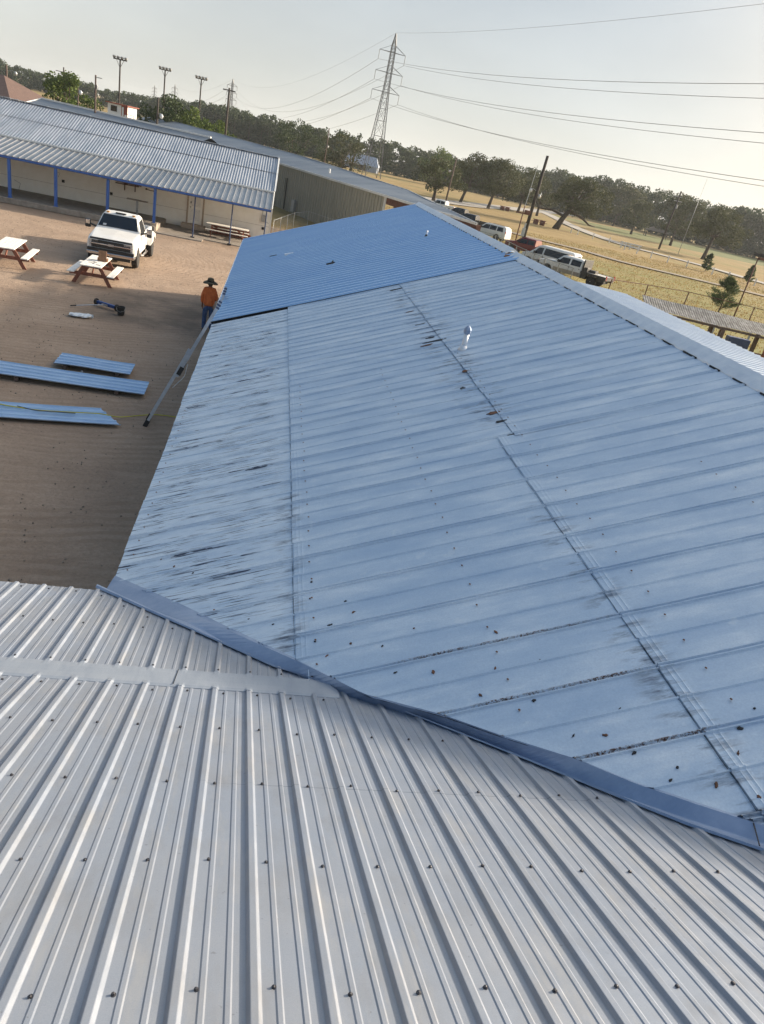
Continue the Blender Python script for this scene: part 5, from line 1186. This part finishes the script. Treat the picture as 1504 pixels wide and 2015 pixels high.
W2 = pylon('second lattice pylon, smaller, rising over the treeline right of the floodlight poles', -49.4, 734, lr, 41, .20)
W3 = pylon('faint tiny pylon on the horizon right beside the second floodlight pole', -168, 1262, lr, 41, .26)
W4 = pylon('faintest tiny pylon, leftmost on the horizon', -250, 1600, lr, 41, .30)
t = pole('utility_pole', 'thick dark pole standing directly before the second pylon', -8.6, 122, 11.0, .20, 'poledark'); b = MB(); b.box(-.9, .9, -.06, .06, 10.6, 10.75); b.build('crossarm', M['poledark'], t)
dvec = Vector((30.3 + 49.4, 261.8 - 734, 0)).normalized() * 385
W0 = [p + Vector((78, -372, 0)) for p in W1]
def wires(A, B, sag, r):
    for i, (a, c) in enumerate(zip(A, B)):
        pts = []
        for k in range(33):
            f = k / 32; p = a.lerp(c, f); p.z -= 4 * (sag if i < 6 else sag * .7) * f * (1 - f); pts.append(p)
        b = MB(); b.tube(pts, r if i < 6 else r * .6, 5); o = b.build('power_line', M['wire']); ARM = ('top', 'middle', 'bottom')
        side_ = 'left' if i < 6 and i % 2 == 0 else 'right'
        yield o, (f'{side_} wire from the {ARM[i // 2]} crossarm' if i < 6 else 'thin shield wire from the peak'), i
for (A, B, sag, r, txt) in ((W1, W0, 9, .04, 'of the largest pylon toward the upper right corner'), (W1, W2, 15, .045, 'of the largest pylon back to the second pylon'), (W2, W3, 14, .07, 'of the second pylon toward the horizon')):
    for o, l, i in wires(A, B, sag, r): tag(o, 'power ' + l + ' ' + txt, 'power line', 'power lines')

# ================================================================= TREES
def leaf_quads(centers, radii, n_per, size, r_, flat=.8):
    out = []
    for c, R in zip(centers, radii):
        n = max(4, int(n_per * (R ** 2))); d = r_.normal(size=(n, 3)); d /= np.linalg.norm(d, axis=1)[:, None]
        rad = R * r_.uniform(.45, 1.12, size=(n, 1)) ** .6; p = np.array(c) + d * rad * np.array([1, 1, flat])
        u = r_.normal(size=(n, 3)); u /= np.linalg.norm(u, axis=1)[:, None]; v = np.cross(u, r_.normal(size=(n, 3))); v /= np.linalg.norm(v, axis=1)[:, None]
        s = size * r_.uniform(.6, 1.3, size=(n, 1)); out.append(np.stack([p - u * s - v * s * .6, p + u * s - v * s * .6, p + u * s * .7 + v * s * .7, p - u * s * .6 + v * s * .6], 1))
    return np.concatenate(out)
def oak(name, label, x, y, H_, Wd, seed, trunk_h=.3, lean=0, leaf='leafoak', group=None, n_per=34, size=.20, tr=.38, cl=44, low=.0, branch=None):
    r_ = np.random.default_rng(seed); t = thing(name, label, 'tree', (x, y, 0), 0, group)
    zt = H_ * trunk_h; b = MB(); top = Vector((lean * .6, 0, zt)); b.tube([(0, 0, -.2), (lean * .25, 0, zt * .45), top], [tr * 1.35, tr, tr * .85], 10)
    cs, rs = [], []
    for k in range(cl):
        a = r_.uniform(0, 2 * math.pi); q = r_.uniform(0, 1) ** .55; zz = r_.uniform(low, 1); prof_ = math.sin(math.pi * max(.08, min(.98, .16 + .76 * zz))) ** .6
        c = (lean + Wd / 2 * q * prof_ * math.cos(a), Wd / 2 * q * prof_ * math.sin(a), zt * .8 + (H_ - zt * .8) * (zz * .86 + .05) * (1 - .18 * q))
        cs.append(c); rs.append(r_.uniform(.075, .135) * min(Wd, H_ * 1.1))
    for k in range(0, cl, 4):
        c = Vector(cs[k]); m = top.lerp(c, .5) + Vector((0, 0, .04 * H_)); b.tube([top - Vector((0, 0, .2)), m, top.lerp(c, .92)], [tr * .5, tr * .26, tr * .08], 6)
    if branch:
        for br in branch: b.tube([tuple(q) for q in br], [tr * .5, tr * .42, tr * .30, tr * .12][:len(br)], 7)
    b.build('trunk', M['bark'], t, True)
    soup('crown', leaf_quads(cs, rs, n_per, size, r_), M[leaf], t); return t
oaks = [
 ('round dark oak left of the row, its trunk near the arena roof', 35.4, 174.5, 9.6, 13, 0, .30),
 ('oak with a leaning thick trunk, second from the left in the oak row', 49.0, 205, 13.2, 15, 1.8, .32),
 ('tall oak with partly bare upper twigs in the middle of the oak row', 57.0, 205, 14.0, 15, 1.5, .36),
 ('dark oak right of the tall one and behind the picnic table', 72, 225, 12.8, 16, .8, .32),
 ('oak behind the thick dark pole with its crown spreading right', 82, 236, 12.4, 15, 0, .3),
]
for i, (l, x, y, h, wd, ln, th) in enumerate(oaks): oak('oak_tree', l, x, y, h, wd, 100 + i, th, ln, group='oak row beyond the parked vehicles', n_per=62, size=.165)
oak('oak_tree', 'big leaning oak with a long low side branch standing by the gravel road', 64.0, 169.2, 12.6, 15.5, 120, .42, 4.2, n_per=80, size=.15, tr=.62, cl=52, branch=[[(1.2, 0, 3.0), (-2.2, -.4, 3.8), (-5.4, -.5, 3.6), (-6.6, -.5, 5.2)], [(2.0, 0, 4.4), (5.5, -.5, 3.4), (7.6, -.6, 2.3), (9.2, -.6, 2.2)]])
oak('oak_tree', 'yellow green oak standing before the far woods right of the big leaning oak', 154, 336, 19, 24, 121, .26, 1, n_per=30, size=.30)
oak('oak_tree', 'large oak with a straight split trunk in the right pasture', 108.3, 178.2, 14.2, 15, 122, .40, 1.2, n_per=72, size=.155, tr=.42)
oak('oak_tree', 'darker oak behind the large split trunk oak in the right pasture', 128, 232, 16.5, 18, 123, .3, 0, n_per=44, size=.21)
oak('oak_tree', 'small crowned oak in front of the woods near the leaning utility pole', 128, 262, 13, 15, 124, .28, 0, n_per=44, size=.21)
oak('oak_tree', 'light green leafy tree behind the pylon legs', 66, 330, 16, 20, 125, .15, 0, 'leaflight', n_per=30, size=.28, low=-.1)
oak('bare_tree', 'leafless grey twiggy tree by the pylon foot', 24, 272, 10, 11, 126, .2, 0, 'leafbare', n_per=14, size=.16, low=-.1)
oak('oak_tree', 'dark oak just above the middle of the arena roof', 15.5, 205, 11, 15, 127, .2, 0, n_per=48, size=.18, low=-.1)
oak('oak_tree', 'tan green tree left of the dark oak above the arena roof', 3, 215, 11.5, 16, 128, .15, 0, 'leafforest', n_per=48, size=.18, low=-.15)
oak('leafy_tree', 'light green leafy tree behind the left end of the corrugated roof', -32.2, 128, 9.0, 11.5, 130, .12, 0, 'leaflight', n_per=120, size=.15, low=-.1, cl=70)
for i, (l, x, y, h, wd) in enumerate([('round green bush tree behind the short thick pole', -18.3, 131, 9.4, 9.5), ('middle green bush tree below the third floodlight pole', -14.4, 132, 8.2, 9.0), ('rightmost green bush tree beside the grey roof', -10.8, 133, 7.2, 7.5)]):
    oak('bush_tree', l, x, y, h, wd, 140 + i, .08, 0, 'leaflight' if i else 'leafforest', 'bushy trees behind the grey roof', n_per=110, size=.15, low=-.1, cl=60)
def pine(label, x, y, h, wd, seed, n=14, size=.05, npb=160):
    r_ = np.random.default_rng(seed); t = thing('young_pine', label, 'tree', (x, y, 0)); b = MB(); b.tube([(0, 0, 0), (.1, 0, h * .5), (.05, 0, h)], [.05 * h / 3, .035 * h / 3, .01], 7); V_ = []
    for k in range(n * 3):
        f = r_.uniform(.08, 1); a = r_.uniform(0, 6.3); L = wd / 2 * (1.05 - f) ** .7 * r_.uniform(.6, 1.1); z0 = h * f * .9; p0 = np.array([.08, 0, z0]); p1 = np.array([L * math.cos(a), L * math.sin(a), z0 + L * .55])
        b.tube([tuple(p0), tuple(p1)], [.014, .005], 4); tt = r_.uniform(.3, 1.05, size=(npb // 3, 1)); c = p0 + (p1 - p0) * tt
        d = r_.normal(size=(len(c), 3)) + np.array([0, 0, .6]); d /= np.linalg.norm(d, axis=1)[:, None]; e = np.cross(d, r_.normal(size=(len(c), 3))); e /= np.linalg.norm(e, axis=1)[:, None]
        Ln = .085 * h * r_.uniform(.7, 1.2, size=(len(c), 1)); V_.append(np.stack([c - e * size * .12, c + e * size * .12, c + d * Ln + e * size * .1, c + d * Ln - e * size * .1], 1))
    b.build('trunk', M['bark'], t); soup('needles', np.concatenate(V_), M['leafpine'], t)
pine('bushy young pine by the wire fence and the slim rusty pole', 41.6, 62.6, 3.4, 3.4, 150, 24, .12, 210)
pine('small leaning pine sapling between the two tracks in the pasture', 77, 124.5, 3.4, 2.4, 151, 14, .3, 200)
pine('small pine sapling near the right edge behind the slim rusty pole', 79.8, 115.5, 3.2, 2.1, 152, 14, .3, 200)
# far woods: one mass
Vw = []; r_ = np.random.default_rng(9); bw = MB(); tl = MB()
path = [(-420, 700, 31), (-330, 640, 25), (-220, 560, 15), (-150, 540, 11), (-90, 520, 10.5), (-40, 430, 14), (10, 370, 13.5), (60, 380, 14), (110, 400, 15), (150, 390, 19), (190, 360, 20), (215, 330, 20), (235, 300, 19.5), (265, 270, 21), (310, 235, 22)]
for i in range(len(path) - 1):
    (xa, ya, ha), (xb, yb2, hb2) = path[i], path[i + 1]; L = math.hypot(xb - xa, yb2 - ya); n = int(L / 4.0)
    for k in range(n):
        f = (k + r_.uniform()) / n
        for dep in (0, 12, 26):
            x, y = xa + (xb - xa) * f + r_.uniform(-3, 3), ya + (yb2 - ya) * f + dep + r_.uniform(-4, 4); h = (ha + (hb2 - ha) * f) * r_.uniform(.72, 1.10) * (.92 if dep == 0 else 1.0)
            rr = h * r_.uniform(.20, .30); ncl = 9
            cs = [(x + r_.normal() * rr * .75, y + r_.normal() * rr * .6, h * r_.uniform(.30, .93) if dep == 0 else h * r_.uniform(.40, .93)) for _ in range(ncl)] + [(x + r_.normal() * .3, y, h - rr * .4)]
            cs += [(x + r_.normal() * rr, y - rr * .5, h * r_.uniform(.06, .32)) for _ in range(5)]
            Vw.append(leaf_quads(cs, [rr * r_.uniform(.42, .62)] * len(cs), 15 if h < 17 else 12, .44, r_))
            if dep == 0 and r_.random() < .5: tl.tube([(x, y - rr * .8, 0), (x + r_.normal() * .5, y - rr * .4, h * .8)], [.22, .10], 5)
woods = soup('far_woods', np.concatenate(Vw), M['leafforest']); tag(woods, 'dark mixed woods forming the treeline along the horizon', 'woods', kind='stuff')
tr_ = tl.build('woodland_trunks', M['bark']); tag(tr_, 'many thin grey trunks along the front edge of the far woods', 'tree trunks', kind='stuff')
# dry grass tufts near the field edge
r_ = np.random.default_rng(12); n = 45000
gxx = r_.uniform(12, 95, n); gyy = r_.uniform(34, 130, n); k = (gxx / gyy < .95) & (gxx > gyy * .12); gxx, gyy = gxx[k], gyy[k]
trk = np.array([(33, 122), (41, 114), (47.5, 111), (50, 103), (60, 100), (70, 95), (84, 84), (100, 74)]); yt = np.interp(gxx, trk[:, 0], trk[:, 1]); k = (np.abs(gyy - yt) > 1.9) & ((gxx > 14) | (gyy < 46)); gxx, gyy = gxx[k], gyy[k]
a = r_.uniform(0, 6.3, len(gxx)); hh = r_.uniform(.03, .12, len(gxx)) * (1 + .5 * snoise(gxx * .2, gyy * .2, 3)); s_ = r_.uniform(.03, .07, len(gxx))
u = np.stack([np.cos(a) * s_, np.sin(a) * s_, 0 * a], -1); c = np.stack([gxx, gyy, 0 * gxx], -1); tp_ = np.stack([r_.normal(size=len(a)) * .05, r_.normal(size=len(a)) * .05, np.abs(hh)], -1)
M['tuft'] = leaf_mat('dry_grass_blades', [(.26, .185, .07), (.31, .225, .09), (.29, .215, .08), (.36, .27, .12)], .3)
gt = soup('grass_tufts', np.stack([c - u, c + u, c + u * .6 + tp_, c - u * .6 + tp_], 1), M['tuft']); tag(gt, 'dry yellow grass tufts across the pasture', 'grass', kind='stuff')

# ================================================================= FENCES, SHED, FAR BUILDINGS
def wire_fence(name, label, pts, h, post_every, mesh_step=.5, r=.035, group=None, mat='greymetal', toprail=True, meshr=.006):
    t = thing(name, label, 'fence', (0, 0, 0), 0, group)
    for (a, c) in zip(pts[:-1], pts[1:]):
        a, c = Vector((*a, 0)), Vector((*c, 0)); L = (c - a).length; n = max(1, int(round(L / post_every)))
        for k in range(n + (c == Vector((*pts[-1], 0)))):
            p = a.lerp(c, k / n); b = MB(); b.tube([p, p + Vector((rnd.uniform(-.05, .05), 0, h))], r, 8); b.build('post', M[mat], t)
        b = MB()
        if toprail: b.tube([a + Vector((0, 0, h - .03)), c + Vector((0, 0, h - .03))], r * .6, 6)
        for z in (.1, h * .5): b.tube([a + Vector((0, 0, z)), c + Vector((0, 0, z))], meshr, 4)
        m = int(L / mesh_step)
        for k in range(m):
            p = a.lerp(c, k / m); q = a.lerp(c, min(1, (k + h / mesh_step) / m)); b.beam(p, q + Vector((0, 0, h)), meshr, meshr); p2 = a.lerp(c, max(0, (k - h / mesh_step) / m)); b.beam(p, p2 + Vector((0, 0, h)), meshr, meshr)
        b.build('wire_mesh', M[mat], t)
    return t
wire_fence('chainlink_fence', 'pale chainlink fence between the porch building and the arena', [(.05, 53.0), (1.6, 61.5), (2.9, 65.5), (9, 56)], 1.25, 3.0, .3, .026, meshr=.003)
wire_fence('chainlink_fence', 'grey wire fence in front of the parked white vehicles', [(20, 86), (24.2, 81), (23.9, 72), (24.3, 64.5), (25.5, 60.5)], 1.5, 2.6, .5, .045, meshr=.007)
wire_fence('pasture_fence', 'rusty post and wire fence behind the small pine at the right', [(28.5, 59), (33.0, 61.0), (37.7, 62.2), (43.3, 60.2), (48, 55)], 1.35, 5.0, 1.0, .05, mat='rustred', toprail=True, meshr=.008)
for i, (x, y) in enumerate([(66.4, 165.1), (66.6, 161.5), (69.0, 158.3), (71.8, 155.7), (68.6, 141), (68.9, 136), (69.5, 131.3), (71.0, 127.6), (74.0, 125.9), (76.0, 120.5), (77.3, 117.5), (80.2, 114), (83, 110)]):
    b = MB(); b.box(-.08, .08, -.08, .08, 0, 1.25, Matrix.Translation((x, y, 0))); tag(b.build('marker_post', M['white']), 'short white roadside post, ' + ('farthest', 'second farthest', 'third farthest', 'fourth farthest', 'fifth farthest', 'sixth farthest', 'seventh, middle one', 'sixth nearest', 'fifth nearest', 'fourth nearest', 'third nearest', 'second nearest', 'nearest')[i] + ' of the row', 'post', 'white posts along the gravel road')
t = thing('white_barrier', 'low white rail barrier beside the gravel road', 'barrier', (73.1, 148, 0), R_(-20)); 
for s in (-1.8, 0, 1.8):
    b = MB(); b.box(s - .12, s + .12, -.1, .1, 0, 1.15); b.build('barrier_post', M['white'], t)
for z in (.45, .95):
    b = MB(); b.box(-2.2, 2.2, -.07, .07, z, z + .22); b.build('rail', M['white'], t)
# open shed at right
sh = thing('open_shed', 'long low open shed with a streaked tin roof and brown posts at the right edge', 'shed', (0, 0, 0))
E0, E1 = Vector((20.4, 37.2, 2.15)), Vector((31.0, 33.6, 2.15)); d_ = (E1 - E0).normalized(); q_ = Vector((.32, .95, 0)).normalized() * 2.3 + Vector((0, 0, .42))
n = 105; P = np.zeros((4, n * 4, 3)); L = (E1 - E0).length + 3
for j in range(n * 4):
    s_ = L * j / (n * 4); h = (.0, .014, .014, 0)[j % 4]
    for i in range(4): p = E0 + d_ * s_ + q_ * (i / 3); P[i, j] = (p.x, p.y, p.z + h + .02 * math.sin(s_ * 1.3 + i))
M['tin'] = noisy('streaked_tin', (.11, .105, .10), (.26, .26, .255), 1.4, .55, .3, vecscale=(5.0, 1.4, 1), lo=.46, hi=.60)
grid_mesh('tin_roof', P, M['tin'], sh)
b = MB(); b.beam(E0 + Vector((0, 0, -.08)), E0 + d_ * L + Vector((0, 0, -.08)), .06, .12); b.build('front_beam', M['polewood'], sh)
for k, s_ in enumerate((1.6, 4.3, 6.9, 9.3, 12.2)):
    p = E0 + d_ * s_; b = MB(); b.box(-.11, .11, -.11, .11, 0, 2.12, Matrix.Translation((p.x, p.y, 0))); b.box(-.35, .35, -.09, .09, 2.0, 2.12, Matrix.Translation((p.x, p.y, 0))); b.build('shed_post', M['polewood' if k % 2 else 'redbrown'], sh)
    p = E0 + d_ * s_ + q_; b = MB(); b.box(-.09, .09, -.09, .09, 0, 2.45, Matrix.Translation((p.x, p.y, 0))); b.build('shed_post', M['polewood'], sh)
for z in (.55, 1.1):
    b = MB(); p0 = E0 + d_ * 3.5; p1 = E0 + d_ * L; b.tube([(p0.x, p0.y, z + .12), (p1.x, p1.y, z)], .035, 6); b.build('pipe_rail', M['rustred'], sh)
b = MB(); b.box(-.75, .75, -.3, .3, 0, .62, Matrix.Translation((31.6, 44.2, 0)) @ Matrix.Rotation(R_(-10), 4, 'Z')); tag(b.build('water_trough', M['dblue'], bevel=.04), 'dark trough standing in the pen behind the last shed posts', 'trough')
for i, (x, y) in enumerate(((30.2, 45.2), (32.6, 44.6))):
    b = MB(); b.box(-.05, .05, -.05, .05, 0, 1.25, Matrix.Translation((x, y, 0))); tag(b.build('pen_post', M['greymetal']), ['thin grey post at the left end of the dark trough', 'thin grey post at the right end of the dark trough'][i], 'post')
# far buildings
h = thing('brown_roof_house', 'pale stone house with a brown hipped roof at the far left', 'house', (-41, 118, 0), R_(-20))
b = MB(); b.box(-9, 8, -5, 5, 0, 3.7); b.build('wall', M['stonewall'], h)
b = MB(); b.add([(-9.6, -5.6, 3.6), (8.6, -5.6, 3.6), (8.6, 5.6, 3.6), (-9.6, 5.6, 3.6), (-5, 0, 6.3), (3.5, 0, 6.1)], [(0, 1, 5, 4), (1, 2, 5), (2, 3, 4, 5), (3, 0, 4), (3, 2, 1, 0)]); b.build('roof', M['brownroof'], h)
b = MB(); b.box(-9.7, 8.7, -5.72, -5.6, 3.35, 3.62); b.box(8.6, 8.72, -5.7, 5.7, 3.35, 3.62); b.build('gutter', M['white'], h)
for x in (-2.5, -.8, 2.2):
    b = MB(); b.lathe([(.18, 0), (.18, .5), (.26, .5), (.26, .62)], (x, -2.0, 5.0), 8); b.build('roof_vent', M['white'], h)
g_ = thing('grey_metal_shed', 'long grey metal building with a pale roof edge behind the corrugated roof', 'building', (-18.2, 96, 0), R_(-25))
b = MB(); b.box(-11, 11, -5, 5, 0, 3.2); b.build('wall', M['arena'], g_)
b = MB(); b.add([(-11.3, -5.3, 3.1), (11.3, -5.3, 3.1), (11.3, 0, 4.6), (-11.3, 0, 4.6), (11.3, 5.3, 3.1), (-11.3, 5.3, 3.1)], [(0, 1, 2, 3), (3, 2, 4, 5)]); b.build('roof', M['arena'], g_)
b = MB(); b.beam((-11.3, 0, 4.65), (11.3, 0, 4.65), .25, .16); b.beam((-11.35, -5.3, 3.15), (-11.35, 0, 4.62), .1, .1); b.build('ridge_trim', M['white'], g_)
bo = thing('announcer_booth', 'small white and red raised booth with windows beyond the grey metal building', 'booth', (-21.6, 112.5, .6), R_(-28)); bo.scale = (.72, .8, .85)
for s in (-1, 1):
    for u_ in (-1, 1):
        b = MB(); b.box(s * 1.9 - .1, s * 1.9 + .1, u_ * 1.0 - .1, u_ * 1.0 + .1, 0, 4.1); b.build('stilt', M['redpaint'], bo)
b = MB(); b.box(-2.2, 2.2, -1.2, 1.2, 4.0, 6.0); b.build('booth_wall', M['white'], bo)
b = MB(); b.box(-2.5, 2.5, -1.5, 1.5, 6.0, 6.14); b.build('booth_roof', M['redpaint'], bo)
for x0, x1 in ((-1.5, -.1),):
    b = MB(); b.box(x0, x1, -1.24, -1.19, 4.95, 5.75); b.build('window', M['glass'], bo)
b = MB(); b.box(.9, 2.25, -1.26, -1.18, 4.0, 6.0); b.build('red_panel', M['redpaint'], bo)
b = MB(); b.box(1.1, 1.45, -1.3, -1.25, 4.1, 5.8); b.box(1.7, 2.1, -1.3, -1.25, 4.1, 4.8); b.build('white_post', M['white'], bo)
b = MB(); b.box(2.2, 3.6, -1.2, 1.2, 4.0, 4.1); b.tube([(2.3, -1.2, 4.9), (3.6, -1.2, 4.9)], .04, 6); b.tube([(3.6, -1.2, 4.0), (3.6, -1.2, 4.9)], .05, 6); b.build('balcony', M['redpaint'], bo)
mb_ = thing('pale_blue_barn', 'pale blue metal barn under the trees behind the pylon legs', 'barn', (34.5, 338, 0), R_(-12)); mb_.scale = (.78, .8, .72)
b = MB(); b.box(-9, 9, -6, 6, 0, 3.2); b.build('wall', M['palebluemetal'], mb_)
b = MB(); b.add([(-9.5, -6.4, 3.1), (9.5, -6.4, 3.1), (7.5, 0, 8.2), (-7.5, 0, 8.2), (9.5, 6.4, 3.1), (-9.5, 6.4, 3.1)], [(0, 1, 2, 3), (3, 2, 4, 5), (1, 4, 2), (0, 3, 5)]); b.build('roof', M['palebluemetal'], mb_)
b = MB(); b.box(-1, 3, -6.1, -5.98, 0.2, 2.8); b.build('barn_door', M['glass'], mb_)
for i, (x, y, l) in enumerate(((178, 395, 'dark low hip roofed shelter beneath the yellow green oak'), (152, 290, 'dark low hip roofed shelter left of the leaning utility pole foot'))):
    t = thing('park_shelter', l, 'shelter', (x, y, 0), R_(-20)); b = MB(); b.add([(-5, -4, 2.4), (5, -4, 2.4), (5, 4, 2.4), (-5, 4, 2.4), (0, 0, 4.4)], [(0, 1, 4), (1, 2, 4), (2, 3, 4), (3, 0, 4), (3, 2, 1, 0)]); b.build('roof', M['poledark'], t)
    for sx in (-1, 1):
        for sy in (-1, 1): b = MB(); b.box(sx * 4 - .15, sx * 4 + .15, sy * 3 - .15, sy * 3 + .15, 0, 2.4); b.build('post', M['polewood'], t)


# small stones and scraps on the packed dirt
r_ = np.random.default_rng(33); n = 2600; px_ = r_.uniform(-14, -1.3, n); py_ = r_.uniform(6, 45, n); V_ = []
for x, y in zip(px_, py_):
    a = r_.uniform(0, 6.3); s_ = r_.uniform(.006, .022); c_, d_2 = math.cos(a) * s_, math.sin(a) * s_; h_ = s_ * .7
    b0 = [(x - c_, y - d_2, -.012), (x + d_2, y - c_, -.012), (x + c_, y + d_2, -.012), (x - d_2, y + c_, -.012)]; t0 = [(q[0] * .5 + x * .5, q[1] * .5 + y * .5, h_ - .005) for q in b0]
    V_.append(t0); V_ += [[b0[k], b0[(k + 1) % 4], t0[(k + 1) % 4], t0[k]] for k in range(4)]
pb_ = soup('pebbles', np.array(V_), noisy('pebble_stone', (.12, .10, .085), (.34, .29, .24), 40, .9)); tag(pb_, 'small stones and scraps scattered on the packed dirt of the yard', 'pebbles', kind='stuff')
# thin summer haze
b = MB(); b.box(-3600, 3600, -900, 4800, -1.5, 75)
hzm = bpy.data.materials.new('haze_air'); hzm.use_nodes = True; ht_ = hzm.node_tree; ht_.nodes.remove(ht_.nodes['Principled BSDF'])
pv = ht_.nodes.new('ShaderNodeVolumePrincipled'); pv.inputs['Color'].default_value = (.88, .94, 1, 1); pv.inputs['Density'].default_value = .00016; pv.inputs['Anisotropy'].default_value = .3
ht_.links.new(pv.outputs[0], ht_.nodes['Material Output'].inputs['Volume'])
tag(b.build('haze', hzm), kind='stuff')
